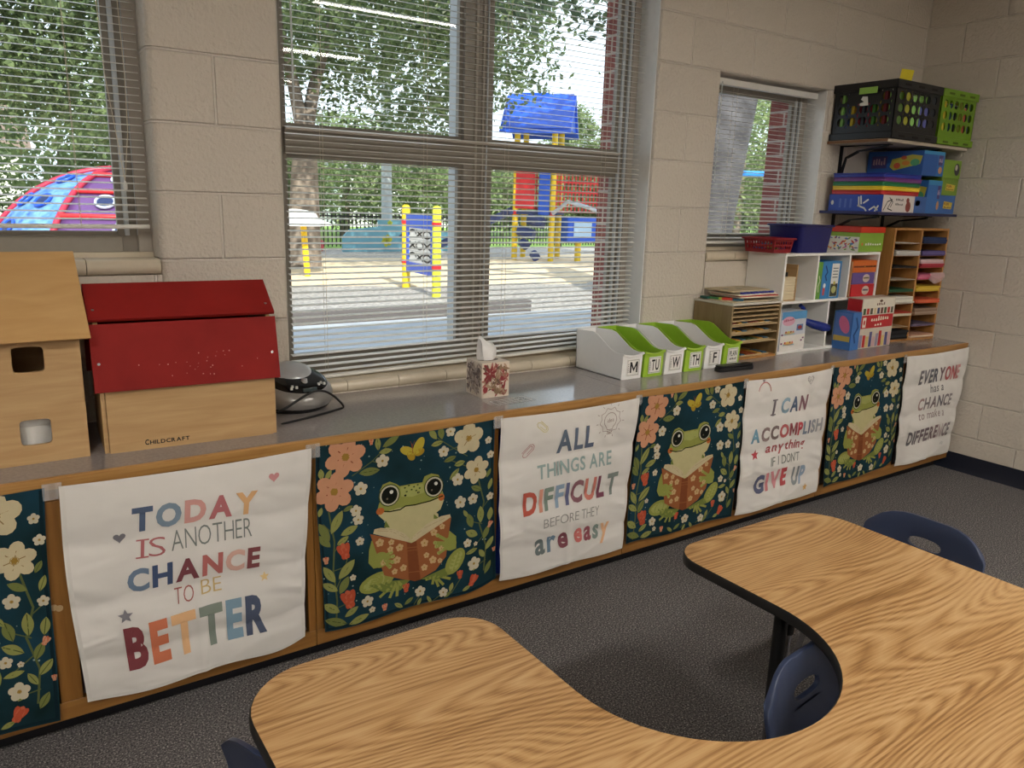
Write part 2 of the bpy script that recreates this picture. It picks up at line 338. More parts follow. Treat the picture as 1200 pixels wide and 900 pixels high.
class Art:
    def __init__(s, mb, f, cell=0.03): s.mb = mb; s.f = f; s.cell = cell; s.layer = 1
    def tri(s, V, F, m):
        """2-D faces -> cut small enough to follow a curved sheet -> mapped"""
        bm = bmesh.new(); vv = [bm.verts.new((x, y, 0)) for x, y in V]
        for f in F:
            try: bm.faces.new([vv[i] for i in f])
            except ValueError: pass
        bmesh.ops.triangulate(bm, faces=bm.faces)
        for _ in range(7):
            e = [e for e in bm.edges if e.calc_length() > s.cell]
            if not e: break
            bmesh.ops.subdivide_edges(bm, edges=e, cuts=1); bmesh.ops.triangulate(bm, faces=[f for f in bm.faces if len(f.verts) > 3])
        bm.verts.index_update()
        s.mb.add([s.f(v.co.x, v.co.y, s.layer) for v in bm.verts], [[v.index for v in f.verts] for f in bm.faces], m); bm.free()
    def poly(s, P, m):
        t = geometry.tessellate_polygon([[Vector((x, y, 0)) for x, y in P]]); s.tri(P, t, m)
    def ell(s, cx, cy, rx, ry, m, a=0.0, n=18):
        s.poly([(cx+rx*math.cos(t)*math.cos(a)-ry*math.sin(t)*math.sin(a), cy+rx*math.cos(t)*math.sin(a)+ry*math.sin(t)*math.cos(a)) for t in (2*PI*k/n for k in range(n))], m)
    def rect(s, x0, y0, x1, y1, m): s.poly([(x0, y0), (x1, y0), (x1, y1), (x0, y1)], m)
    def line(s, pts, w_, m):
        for (x0, y0), (x1, y1) in zip(pts, pts[1:]):
            d = math.hypot(x1-x0, y1-y0) or 1; nx, ny = -(y1-y0)/d*w_/2, (x1-x0)/d*w_/2; ex, ey = (x1-x0)/d*w_*0.3, (y1-y0)/d*w_*0.3
            s.poly([(x0-ex+nx, y0-ey+ny), (x1+ex+nx, y1+ey+ny), (x1+ex-nx, y1+ey-ny), (x0-ex-nx, y0-ey-ny)], m)
    def star(s, cx, cy, r, m, n=5, inner=0.45, a0=PI/2):
        s.poly([(cx+(r if k % 2 == 0 else r*inner)*math.cos(a0+PI*k/n), cy+(r if k % 2 == 0 else r*inner)*math.sin(a0+PI*k/n)) for k in range(2*n)], m)
    def leaf(s, cx, cy, L, W, a, m, m2=None):
        P = [(L/2*math.cos(PI*k/8), 0) for k in range(9)]
        P = [(-L/2+L*k/8, W/2*math.sin(PI*k/8)**0.8) for k in range(9)] + [(L/2-L*k/8, -W/2*math.sin(PI*k/8)**0.8) for k in range(1, 8)]
        R = lambda x, y: (cx+x*math.cos(a)-y*math.sin(a), cy+x*math.sin(a)+y*math.cos(a))
        s.poly([R(*p) for p in P], m)
        if m2: s.line([R(-L/2, 0), R(L*0.42, 0)], W*0.09, m2)
    def flower(s, cx, cy, r, n, m, mc, a0=0.3, md=None):
        for k in range(n):
            a = a0+2*PI*k/n; s.ell(cx+r*0.58*math.cos(a), cy+r*0.58*math.sin(a), r*0.44, r*(2.15/n if n > 5 else 0.43), m, a, 12)
        if md:
            for k in range(n):
                a = a0+2*PI*k/n; s.line([(cx+r*0.15*math.cos(a), cy+r*0.15*math.sin(a)), (cx+r*0.5*math.cos(a), cy+r*0.5*math.sin(a))], r*0.05, md)
        s.ell(cx, cy, r*0.22, r*0.22, mc, 0, 10)
    def scrawl(s, n, P0, P1, top, cols, w_=0):
        """print too small to read: a run of uneven little strokes"""
        r = random.Random(n); L = P1[0]-P0[0]; L2 = P1[1]-P0[1]; H = (top[0]-P0[0], top[1]-P0[1])
        for k in range(n):
            a = (k+.12)/n; b = (k+.82)/n; e = r.uniform(.55, 1.0); d = r.uniform(0, .2)
            q = lambda t, h: (P0[0]+L*t+H[0]*h, P0[1]+L2*t+H[1]*h)
            s.poly([q(a, d), q(b, d*.5), q(b-.1/n, e), q(a+.1/n, e)], cols[0])
    def word(s, text, P0, P1, top, cols, bold=0.03, ser=False):
        """letters along the baseline P0..P1, cap height up to the height of top (all in the art's own 2-D frame)"""
        ux, uy = P1[0]-P0[0], P1[1]-P0[1]; L = math.hypot(ux, uy); ux /= L; uy /= L; px, py = -uy, ux
        H = (top[0]-P0[0])*px+(top[1]-P0[1])*py
        gs = []; tot = 0
        for ch in text:
            if ch == ' ': gs.append(None); tot += 0.32
            else: g = glyph(ch, bold); gs.append(g); tot += g[2]+0.10
        tot -= 0.10; k = L/tot
        cap = glyph('H', bold)[4] if any(c.isupper() for c in text) else glyph('h' if any(c in 'bdfhklt' for c in text) else 'x', bold)[4]
        if len(text) == 1 and ser: k = H/cap*.9; P0 = (P0[0]+ux*(L-gs[0][2]*k)/2, P0[1]+uy*(L-gs[0][2]*k)/2)
        x = 0; i = 0
        for ch, g in zip(text, gs):
            if g is None: x += 0.32*k; continue
            V = [(P0[0]+ux*(x+vx*k)+px*vy*H/cap, P0[1]+uy*(x+vx*k)+py*vy*H/cap) for vx, vy in g[0]]
            s.tri(V, g[1], cols[min(i, len(cols)-1)])
            if ser and ch == 'I':
                for yy in (0, 0.92):
                    a = [(x-0.1*k, yy*H), (x+g[2]*k+0.1*k, yy*H), (x+g[2]*k+0.1*k, yy*H+0.08*H), (x-0.1*k, yy*H+0.08*H)]
                    s.poly([(P0[0]+ux*q+px*r_, P0[1]+uy*q+py*r_) for q, r_ in a], cols[min(i, len(cols)-1)])
            x += (g[2]+0.10)*k; i += 1
def face_map(o, u, v, nrm, eps=0.0004):
    o, u, v, nrm = Vector(o), Vector(u), Vector(v), Vector(nrm)
    return lambda x, y, k: o+u*x+v*y+nrm*(eps*k)
def homography(src):
    """map of the four corners (tl, tr, br, bl) onto the unit square, x right, y down"""
    dst = [(0, 0), (1, 0), (1, 1), (0, 1)]; A = []; B = []
    for (x, y), (u, v) in zip(src, dst):
        A.append([x, y, 1, 0, 0, 0, -u*x, -u*y]); B.append(u); A.append([0, 0, 0, x, y, 1, -v*x, -v*y]); B.append(v)
    n = 8
    for i in range(n):
        p = max(range(i, n), key=lambda r: abs(A[r][i])); A[i], A[p] = A[p], A[i]; B[i], B[p] = B[p], B[i]
        for r in range(n):
            if r != i:
                q = A[r][i]/A[i][i]; A[r] = [a-q*b for a, b in zip(A[r], A[i])]; B[r] -= q*B[i]
    h = [B[i]/A[i][i] for i in range(n)]
    def f(x, y):
        d = h[6]*x+h[7]*y+1; return ((h[0]*x+h[1]*y+h[2])/d, (h[3]*x+h[4]*y+h[5])/d)
    return f
#--END-HELPERS

# ------------------------------------------------------------------ the room
XR = 3.883; XL = -5.0; YF = -8.2; ZC = 2.80
W1 = (-1.81, -0.185, 1.219, 2.438); W2 = (0.203, 1.84, 0.738, 2.438); W3 = (2.232, 3.046, 1.219, 2.032)
def bullnose(x0, x1, y0, y1, r0, r1):
    """plan outline of a wall pier with rounded room-side corners (room side is y0)"""
    P = [(x1, y1), (x0, y1)]
    P += [(x0+r0-r0*math.cos(a), y0+r0-r0*math.sin(a)) for a in (PI/2*k/5 for k in range(6))] if r0 else [(x0, y0)]
    P += [(x1-r1+r1*math.sin(a), y0+r1-r1*math.cos(a)) for a in (PI/2*k/5 for k in range(6))] if r1 else [(x1, y0)]
    return P
TW = 0.20
mb = MB()
for x0, x1, r0, r1, z1 in ((XL, W1[0], 0, .02, ZC), (W1[1], W2[0], .025, .012, ZC), (W2[1], W3[0], .012, .012, W3[3]), (W3[1], XR+.2, .012, 0, W3[3])):
    mb.prism(bullnose(x0, x1, 0, TW, r0, r1), 0, z1, M_WALLX)
mb.prism(bullnose(W2[1], XR+.2, 0, TW, .012, 0), W3[3], ZC, M_WALLX)
for W_ in (W1, W2, W3):
    mb.box(W_[0], 0.0, 0, W_[1], TW, W_[2]-(0.045 if W_ is not W2 else 0.0), M_WALLX); (mb.box(W_[0], 0, W_[3], W_[1], TW, ZC, M_WALLX) if W_ is not W3 else None)
struct(mb.build('wall_back', smooth=30, merge=False))
struct(MB().box(XR, YF, 0, XR+.2, 0.0, ZC, M_WALLY).build('wall_right', smooth=0))
struct(MB().box(XL-.2, YF, 0, XL, TW, ZC, M_WALLY).build('wall_left', smooth=0))
struct(MB().box(XL-.2, YF-.2, 0, XR+.2, YF, ZC, M_WALLX).build('wall_front', smooth=0))
struct(MB().box(XL-.2, YF-.2, -.08, XR+.2, TW, 0, M_CARPET).build('floor', smooth=0))
M_CEIL = noise_mat('ceiling_tile', [(0.4, (214, 211, 204)), (0.6, (226, 224, 218))], 60, bump=0.002)
struct(MB().box(XL-.2, YF-.2, ZC, XR+.2, 0.45, ZC+.12, M_CEIL).build('ceiling', smooth=0))
M_BASE = C((26, 30, 44), 0.45)
mb = MB()
pr = [(0, 0), (-.016, 0), (-.012, .008), (-.005, .02), (-.004, .1), (0, .1)]
mb.prism(pr, YF, -0.40, M_BASE, lambda x, y, t: (XR+x, t, y)); struct(mb.build('baseboard_right', smooth=30))
# brick outside
mb = MB()
y0, y1 = 0.225, 0.36
for x0, x1, z0, z1 in ((XL, W1[0], -.1, 3.1), (W1[1], W2[0], -.1, 3.1), (W2[1], W3[0], -.1, 3.1), (W3[1], XR+3.4, -.1, 3.1)):
    mb.box(x0, y0, z0, x1, y1, z1, M_BRICK)
for W_ in (W1, W2, W3): mb.box(W_[0], y0, -.1, W_[1], y1, W_[2]-.02, M_BRICK); mb.box(W_[0], y0, W_[3]+.02, W_[1], y1, 3.1, M_BRICK)
struct(mb.build('exterior_wall', smooth=0, merge=False))
struct(MB().box(XL-1, -8.5, 3.0, XR+4, 1.15, 3.25, C((120, 110, 100), .8)).build('roof', smooth=0))  # out of view; eave overhang extended to throw shade over the path

# windows: frame, sashes, glass, sill
def window(nm, x0, x1, z0, z1, muls, trans, rwide):
    """aluminium frame set in the wall; muls: vertical bars (x0,x1); trans: (z0,z1) or None"""
    root = bpy.data.objects.new(nm, None); COL.objects.link(root); root['kind'] = 'structure'
    ya, yb = 0.125, 0.222
    f = MB(); fl = 0.045
    f.box(x0, ya, z0, x0+fl, yb, z1, M_FRAME); f.box(x1-rwide, ya+.012, z0, x1, ya+.036, z1, M_FRAME); f.box(x1-.012, ya+.036, z0, x1, yb, z1, M_FRAME_LIT)
    f.box(x1-.04, ya, z0, x1, ya+.012, z1, M_FRAMEL)
    f.box(x0+fl, ya, z0, x1-rwide, yb, z0+.05, M_FRAME); f.box(x0+fl, ya, z1-.05, x1-rwide, yb, z1, M_FRAME)
    if trans:
        f.box(x0+fl, ya-.012, trans[0], x1-rwide, yb, trans[1], M_FRAME)
        f.box(x0+fl, ya-.02, trans[1]-.012, x1-rwide, ya-.012, trans[1], M_FRAMEL)
    for a, b in muls:
        f.box(a, ya-.006, z0+.05, b, yb, z1-.05, M_FRAME)
        f.box(a-.002, ya+.02, z0+.05, a+.004, yb+.012, z1-.05, M_FRAME_LIT); f.box(a+.045, ya-.014, z0+.05, a+.056, ya-.006, z1-.05, M_FRAMEL)
        f.box(b-.05, ya-.014, z0+.05, b-.042, ya-.006, z1-.05, M_FRAMEL); f.box(b-.03, ya-.014, z0+.05, b-.024, ya-.006, z1-.05, M_FRAME_LIT)
    for k in range(3):
        xx = x1-rwide+.012+k*.036
        f.box(xx-.004, ya+.001, z0+.05, xx+.010, ya+.012, z1-.05, M_FRAME_LIT)
    struct(f.build('window_frame', root, bev=.002, merge=False))
    xs = [x0+fl] + [q for a, b in muls for q in (a, b)] + [x1-rwide+.004]
    zs = [z0+.05] + (list(trans) if trans else []) + [z1-.05]
    for i in range(0, len(xs)-1, 2):
        for j in range(0, len(zs)-1, 2):
            g = MB(); a, b, c, d = xs[i]-.004, xs[i+1]+.004, zs[j]-.004, zs[j+1]+.004
            g.add([(a, .15, c), (b, .15, c), (b, .15, d), (a, .15, d)], [(0, 1, 2, 3)], M_GLASS); struct(g.build('pane', root, smooth=0, merge=False))
            s = MB(); q = .018
            for p in ((a, c, a+q, d), (b-q, c, b, d), (a+q, c, b-q, c+q), (a+q, d-q, b-q, d)): s.box(p[0], .136, p[1], p[2], .160, p[3], M_FRAME)
            struct(s.build('sash', root, bev=.0015, merge=False))
    return root
def sill(root, x0, x1, z, zb, y0=-.004, y1=.13):
    s = MB(); n = max(2, round((x1-x0)/0.2032))
    r = (z-zb)/2
    for k in range(n):
        a = x0+(x1-x0)*k/n+.0012; b = x0+(x1-x0)*(k+1)/n-.0012
        P = [(y1, zb), (y1, z)] + [(y0+r*.8-r*.8*math.sin(t), zb+r+r*math.cos(t)) for t in (PI*i/8 for i in range(9))]
        s.prism(P, a, b, M_SILL, lambda x, y, t: (t, x, y))
    struct(s.build('window_sill', root, smooth=40, merge=False))
w1 = window('window_1', W1[0], W1[1], 1.236, W1[3], [(-1.07, -.95)], None, .085)
sill(w1, W1[0]+.001, W1[1]-.001, 1.222, 1.176)
struct(MB().box(W1[0]+.002, .10, 1.174, W1[1]-.002, .222, 1.237, M_SILL).build('window_stool', w1, smooth=0))
w2 = window('window_2', W2[0], W2[1], 0.80, W2[3], [(0.950, 1.078)], (1.563, 1.650), .100)
sill(w2, W2[0]+.001, W2[1]-.001, 0.778, 0.7365)
struct(MB().box(W2[0]+.002, .10, .738, W2[1]-.002, .222, .80, C((176, 160, 136), .5)).build('window_stool', w2, bev=.003))
w3 = window('window_3', W3[0], W3[1], 1.236, W3[3], [], None, .10)
sill(w3, W3[0]+.001, W3[1]-.001, 1.222, 1.176)
struct(MB().box(W3[0]+.002, .10, 1.174, W3[1]-.002, .222, 1.237, M_SILL).build('window_stool', w3, smooth=0))
# plastered reveals in gloss paint beside the frames
rv = MB()
for a, b, z0, z1 in ((W2[1]-.004, W2[1]+.001, .78, 2.43), (W3[1]-.004, W3[1]+.001, 1.225, 2.03)):
    rv.box(a, .013, z0, b, .125, z1, C((232, 232, 230), .22))
struct(rv.build('trim_1', smooth=0))

# mini blinds
def blind(label, x0, x1, zb, zt, tilt, cords, slope=0.0, loose=None, wand=None, y=0.072):
    t = thing('mini_blind', label, 'blind', ((x0+x1)/2, y, zb), 0, 'mini blinds in the windows')
    L = (x1-x0)/2; s = MB(); n = int((zt-zb-.045)/.0212); cs, sn = math.cos(tilt), math.sin(tilt)
    V = [(-.0125, 0), (-.006, .0016), (0, .0022), (.006, .0016), (.0125, 0)]
    for k in range(n):
        z = .022+k*.0212; dz = slope*max(0, 1-k/14)*1.0
        jx = random.uniform(-.002, .002); jt = random.uniform(-.02, .02)
        P = []
        for xx in (-L+jx, L+jx):
            for a, b in V: P.append((xx, a*math.cos(tilt+jt)-b*math.sin(tilt+jt), z+a*math.sin(tilt+jt)+b*math.cos(tilt+jt)+dz*(xx/L)))
        s.add(P, [(i, i+1, 6+i, 5+i) for i in range(4)], M_SLAT)
    s.build('slats', t, merge=False, smooth=60)
    b = MB(); b.prism(rrect(.024, .013, .005), -L, L, M_SLAT, lambda x, y_, q: (q, x, y_+slope*q/L)); b.build('bottom_rail', t)
    h = MB(); h.prism([(-.014, 0), (.014, 0), (.014, .028), (.012, .028), (.012, .002), (-.012, .002), (-.012, .028), (-.014, .028)], -L, L, M_SLAT, lambda x, y_, q: (q, x, zt-zb-.03+y_)); h.build('head_rail', t, smooth=0)
    for c in cords:
        m = MB(); xx = c-(x0+x1)/2
        for yy in (-.0135, .0135): m.tube([(xx, yy, 0), (xx, yy, zt-zb-.02)], .0007, M_CORD, 5)
        m.build('ladder_cord', t)
    if wand is not None:
        m = MB(); m.tube([(wand[0]-(x0+x1)/2, -.02, wand[1]-zb), (wand[0]-(x0+x1)/2, -.02, zt-zb-.02)], .0035, clear_mat('clear_wand', (225, 230, 230), .55), 6); m.build('tilt_wand', t)
    if loose is not None:
        m = MB(); lx, lz = loose[0]-(x0+x1)/2, loose[1]-zb
        m.tube([(lx-.05, -.02, zt-zb-.02), (lx-.03, -.024, lz+.3), (lx-.012, -.03, lz+.12), (lx, -.03, lz)], .0011, M_CORD, 5)
        m.tube([(lx+.01, -.02, zt-zb-.02), (lx+.022, -.026, lz+.3), (lx+.018, -.03, lz+.14), (lx, -.03, lz)], .0011, M_CORD, 5)
        m.lathe([(.002, .0), (.006, -.008), (.006, -.022), (.003, -.026)], (lx, -.03, lz), M_SLAT, 8)
        m.build('lift_cord', t)
    return t
blind('mini blind with pulled up bottom rail and loose cord behind the wooden dollhouse', W1[0]+.02, -.200, 1.316, 2.43, .17, [-1.6, -1.2, -.78, -.385], 0, (-.262, 1.45))
blind('widest mini blind lowered to the sill above the tissue box', W2[0]+.03, W2[1]-.022, .797, 2.43, .17, [.36, .76, 1.12, 1.62], .012, None, (.262, 1.66))
blind('narrow mini blind in the small window beside the corner shelves', W3[0]+.02, W3[1]-.012, 1.262, 2.02, .2, [2.42, 2.90], 0, None, (2.30, 1.55))

# ceiling lights
M_DIFF = emis('light_diffuser', (1.0, 0.945, 0.86), LAMP)
lf = [(a+' '+b, x, y) for y, a in ((-2.93, 'table row,'), (-4.90, 'middle row,'), (-6.87, 'back row,')) for x, b in ((2.12, 'nearest the corner shelves'), (-1.66, 'farthest from the corner shelves'))]
for i, (wd, x, y) in enumerate(lf):
    t = thing('ceiling_light', 'recessed rectangular ceiling light, '+wd, 'ceiling light', (x, y, ZC), 0, 'recessed ceiling lights')
    MB().box(-.61, -.15, -.012, .61, .15, -.006, M_DIFF).build('diffuser', t, smooth=0)
    f = MB()
    for q in ((-.63, -.17, .63, -.15), (-.63, .15, .63, .17), (-.63, -.15, -.61, .15), (.61, -.15, .63, .15)): f.box(q[0], q[1], -.02, q[2], q[3], -.001, M_WHITE)
    f.build('frame', t, smooth=0, merge=False)

# ------------------------------------------------------------------ long built-in cubby cabinet and its worktop
YC = -0.485; ZT = 0.735
def worktop(x0, x1, lab):
    t = thing('worktop', lab, 'worktop', (x0, 0, ZT), 0, 'grey laminate worktops')
    MB().box(0, YC+.012, -.03, x1-x0, -.0005, 0, M_COUNTER).build('laminate_top', t, smooth=0)
    m = MB(); m.prism([(YC+.012, -.03), (YC+.001, -.03), (YC, -.028), (YC, -.003), (YC+.003, 0), (YC+.012, 0)], 0, x1-x0, M_EDGE, lambda x, y, q: (q, x, y)); m.build('edge_nosing', t, smooth=30)
worktop(-1.20, 1.3765, 'grey laminate worktop carrying the dollhouse, red roofed barn and tissue box')
worktop(1.3775, XR-.002, 'grey laminate worktop carrying the weekday bins and corner shelving')
DIV = [.1+.63*k for k in range(-2, 7)]; DIV[-1] = XR-.02; DIV[1] = -.562
def cubby(x0, x1, xm, lab):
    t = thing('cubby_cabinet', lab, 'cabinet', (x0, 0, 0), 0, 'low cubby cabinets under the worktop')
    yf = YC+.012; g = .0008; L = x1-x0
    MB().box(g, yf+.065, 0.0, L-g, -.02, .066, M_TOE).build('toe_kick', t, smooth=0)
    MB().box(g, yf+.02, .066, L-g, -.02, .116, M_SHELFIN).build('bottom_panel', t, smooth=0)
    MB().box(g, -.02, .116, L-g, -.003, .704, M_SHELFIN).build('back_panel', t, smooth=0)
    MB().box(g, yf, .064, L-g, yf+.02, .116, M_RAIL).build('bottom_rail', t, bev=.002)
    MB().box(g, yf, .672, L-g, yf+.02, .704, M_RAIL).build('top_rail', t, bev=.002)
    for q, wd in ((0, .024), (L, .024), (xm-x0, .052)):
        a, b = (q+g, q+wd) if q == 0 else ((q-wd, q-g) if q == L else (q-wd/2, q+wd/2))
        MB().box(a, yf-.001, .116, b, yf+.02, .672, M_STILE).build('stile', t, bev=.002)
        c = (a+b)/2; MB().box(max(c-.01, g), yf+.02, .116, min(c+.01, L-g), -.02, .704, M_SHELFIN).build('divider', t, smooth=0)
    for zz in (.40, .395):
        MB().lathe([(.0085, 0), (.0085, .002)], (0, 0, 0), C((188, 160, 120), .8), 12).build('velcro_dot', t, loc=(xm-x0+(-.006 if zz < .4 else -.018), yf-.001, zz-.01), rot=(PI/2, 0, 0))
cubby(DIV[0], DIV[2], DIV[1], 'oak fronted cubby cabinet below the dollhouse and the barn')
cubby(DIV[2], DIV[4], DIV[3], 'oak fronted cubby cabinet between the barn and the white bins')
cubby(DIV[4], DIV[6], DIV[5], 'oak fronted cubby cabinet below the white and green bins')
cubby(DIV[6], DIV[8], DIV[7], 'oak fronted cubby cabinet ending at the block wall corner')
# a blue storage bin kept in the cubby behind the banner, showing at its edge
t = thing('storage_bin', 'blue plastic storage bin showing in the gap beside the ALL THINGS banner', 'bin', (.775, -.45, .1165))
P = rrect(.42, .38, .03, 4, .21, .19); m = MB(); B_ = C((24, 52, 140), .4)
m.prism(P, 0, .52, B_, lambda x, y, q: (x, y, q)); m.build('body', t, smooth=30)
m = MB(); m.prism(rrect(.44, .40, .035, 4, .21, .19), .33, .355, B_); m.build('band', t, bev=.003)

# ------------------------------------------------------------------ cloth banners hung over the cubbies
INKS = {}
def K(r, g, b, f=1.0): return C((round(r*f), round(g*f), round(b*f)), 0.8, var=0.05, spec=0.1)
BW, BH = .63, .62
def banner(label, group, xtl, xtr, xbr, xbl, zb0, zb1, mat, art, ph, wav=.014, crease=True, scal=.008, curl=0.0):
    t = thing('cloth_banner', label, 'banner', ((xtl+xtr)/2, YC-.002, .712), 0, group)
    ox = (xtl+xtr)/2; zt = .714; y0 = YC
    def P(s, q, layer=0):
        xl = xtl+(xbl-xtl)*q+.006*math.sin(5*q+ph); xr = xtr+(xbr-xtr)*q-.006*math.sin(4*q+ph*2)
        x = xl+(xr-xl)*s
        zb = zb0+(zb1-zb0)*s+scal*math.sin(2*PI*(1.5*s)+ph)+curl*max(0, s-.8)**2*25
        z = zt+(zb-zt)*q
        if q < .3: z -= .010*math.sin(PI*s)*(1-q/.3)*(1 if crease else .6)
        y = .0025+wav*q*(.5+.5*math.sin(2*PI*(1.25*s)+ph+1.1*q))+wav*.35*(1-q)*(.5+.5*math.sin(2*PI*(.8*s+.9*q)+ph))
        if crease:
            cc = (0, .27, .545, .80, 1.001); u = min(max(q-.02*s*(q > .05), 0), 1)
            for a_, b_ in zip(cc, cc[1:]):
                if a_ <= u < b_: y += (.007, .010, .009, .006)[cc.index(a_)]*math.sin(PI*(u-a_)/(b_-a_))**.8
            y += .0045*math.exp(-((s-.5)/.022)**2)*q
        return (x-ox, -y-layer*(.0013 if crease else .0005)+.002, z-.712)
    n = 56 if crease else 36; m = MB()
    V = [P(i/n, j/n) for j in range(n+1) for i in range(n+1)]
    m.add(V, [(j*(n+1)+i, j*(n+1)+i+1, (j+1)*(n+1)+i+1, (j+1)*(n+1)+i) for j in range(n) for i in range(n)], mat)
    A = Art(m, lambda x, y, k: P(min(1, max(0, x/BW)), min(1, max(0, 1-y/BH)), k), .014 if crease else .024)
    # stitched hem
    hem = C((214, 210, 204), .85, spec=.1) if crease else K(14, 34, 42)
    A.rect(.004, .004, .012, BH-.004, hem); A.rect(BW-.012, .004, BW-.004, BH-.004, hem); A.rect(.012, .004, BW-.012, .012, hem)
    art(A)
    m.build('cloth', t, smooth=70, merge=False)
    for s_ in (-1, 1):
        x = (xtr-ox+.004) if s_ > 0 else (xtl-ox-.004)
        MB().box(x-.014, -.0055, -.03, x+.014, -.0045, .012, M_TAPE).build('tape', t, smooth=0)
    return t
def from_crop(corners):
    h = homography(corners)
    def q(x, y): s, t = h(x, y); return (s*BW, (1-t)*BH)
    return q
# --- the four printed sayings
def heart(A, c, r, m):
    A.poly([(c[0]+r*16*math.sin(t)**3/17, c[1]+r*(13*math.cos(t)-5*math.cos(2*t)-2*math.cos(3*t)-math.cos(4*t))/17) for t in (2*PI*k/20 for k in range(20))], m)
def sayings(corners, words, extra=None):
    q = from_crop(corners)
    def art(A):
        A.layer = 2
        for text, P0, P1, top, cols, bold, *ser in words:
            A.word(text, q(*P0), q(*P1), q(*top), [K(*[round(v*.9+22*.9) for v in c]) for c in cols], bold, bool(ser))
        if extra: extra(A, q)
    return art
def ex1(A, q):
    heart(A, q(735, 120), .016, K(196, 140, 142)); heart(A, q(230, 328), .016, K(120, 118, 124))
    A.star(*q(253, 592), .02, K(128, 126, 132)); A.star(*q(715, 468), .015, K(218, 190, 138))
art_today = sayings([(12, 140), (862, 28), (850, 690), (118, 893)], [
    ('TODAY', (270, 306), (682, 245), (268, 220), [(72, 88, 116), (118, 138, 156), (206, 148, 140), (176, 100, 104), (218, 168, 116)], .045),
    ('IS', (302, 397), (384, 388), (298, 336), [(172, 98, 100)], -.012, 1), ('ANOTHER', (405, 378), (668, 330), (402, 312), [(112, 118, 114)], -.012),
    ('CHANCE', (262, 512), (697, 432), (255, 438), [(104, 124, 148), (58, 74, 108), (116, 58, 66), (178, 98, 94), (216, 170, 156), (122, 62, 66)], .04),
    ('TO', (415, 560), (478, 549), (409, 508), [(158, 86, 80)], -.012), ('BE', (503, 531), (570, 517), (500, 484), [(204, 174, 112)], -.012),
    ('BETTER', (258, 765), (722, 640), (248, 632), [(118, 50, 56), (206, 112, 78), (228, 178, 128), (122, 132, 122), (122, 152, 172), (70, 80, 104)], .05)], ex1)
def ex3(A, q):
    g = K(150, 130, 124); y = K(202, 190, 130); r = K(178, 122, 122)
    def clip(c, d, a, m):
        pts = [(-1, .5), (.6, .5), (1, .2), (1, -.2), (.6, -.5), (-.9, -.5), (-1.2, -.25), (-1.2, .05), (-.9, .28), (.55, .28), (.75, 0), (.5, -.22), (-.5, -.22)]
        A.line([(c[0]+d*(x*math.cos(a)-y_*math.sin(a)), c[1]+d*(x*math.sin(a)+y_*math.cos(a))) for x, y_ in pts], .0022, m)
    clip(q(255, 172), .024, -.7, y); clip(q(196, 280), .026, .75, r)
    c = q(545, 150)
    A.line([(c[0]+.030*math.cos(t), c[1]+.006+.030*math.sin(t)) for t in (-1.0+k*.33 for k in range(16))]+[(c[0]-.012, c[1]-.03), (c[0]+.012, c[1]-.03), (c[0]+.016, c[1]-.018)], .0022, g)
    A.line([(c[0]+(.052 if k % 2 else .043)*math.cos(PI/2+k*PI/9), c[1]+.006+(.052 if k % 2 else .043)*math.sin(PI/2+k*PI/9)) for k in range(19)], .0018, g)
    for k in range(3): A.line([(c[0]-.012, c[1]-.036-.006*k), (c[0]+.012, c[1]-.034-.006*k)], .0022, g)
    A.word('idea', (c[0]-.015, c[1]-.002), (c[0]+.017, c[1]+.001), (c[0]-.015, c[1]+.014), [g], 0.0)
    for k in range(11):
        a = PI/2+k*2*PI/11; A.line([(c[0]+.060*math.cos(a), c[1]+.006+.060*math.sin(a)), (c[0]+.068*math.cos(a), c[1]+.006+.068*math.sin(a))], .002, g)
art_all = sayings([(75, 138), (683, 45), (608, 715), (65, 845)], [
    ('ALL', (313, 295), (472, 263), (318, 190), [(84, 96, 112), (92, 104, 124), (84, 94, 116)], .03),
    ('THINGS', (230, 410), (432, 368), (225, 352), [(142, 164, 160)], .02), ('ARE', (450, 364), (553, 343), (448, 305), [(142, 164, 160)], .02),
    ('DIFFICULT', (170, 565), (582, 470), (166, 470), [(186, 82, 66), (216, 146, 124), (124, 140, 128), (140, 164, 188), (96, 98, 134), (130, 86, 94), (198, 116, 100), (124, 66, 84), (128, 138, 132)], .035),
    ('BEFORE', (250, 622), (400, 590), (246, 585), [(138, 138, 134)], -.012), ('THEY', (413, 588), (497, 566), (411, 548), [(138, 138, 134)], -.012),
    ('are', (213, 730), (347, 700), (210, 672), [(100, 110, 110), (106, 128, 148), (118, 64, 74)], .032),
    ('easy', (378, 688), (545, 648), (374, 634), [(204, 110, 106), (144, 76, 86), (128, 142, 136), (232, 180, 136)], .032)], ex3)
def ex5(A, q):
    A.star(*q(143, 448), .026, K(190, 84, 92)); A.star(*q(377, 588), .02, K(216, 172, 110))
    c = q(190, 150); A.line([(c[0]+.042*math.cos(t), c[1]+.042*math.sin(t)) for t in (.0+k*.3 for k in range(11))], .005, K(196, 128, 126)); A.star(c[0]-.01, c[1]+.05, .012, K(150, 140, 140))
    heart(A, q(405, 88), .026, K(172, 166, 164)); heart(A, q(405, 88), .021, K(222, 218, 212))
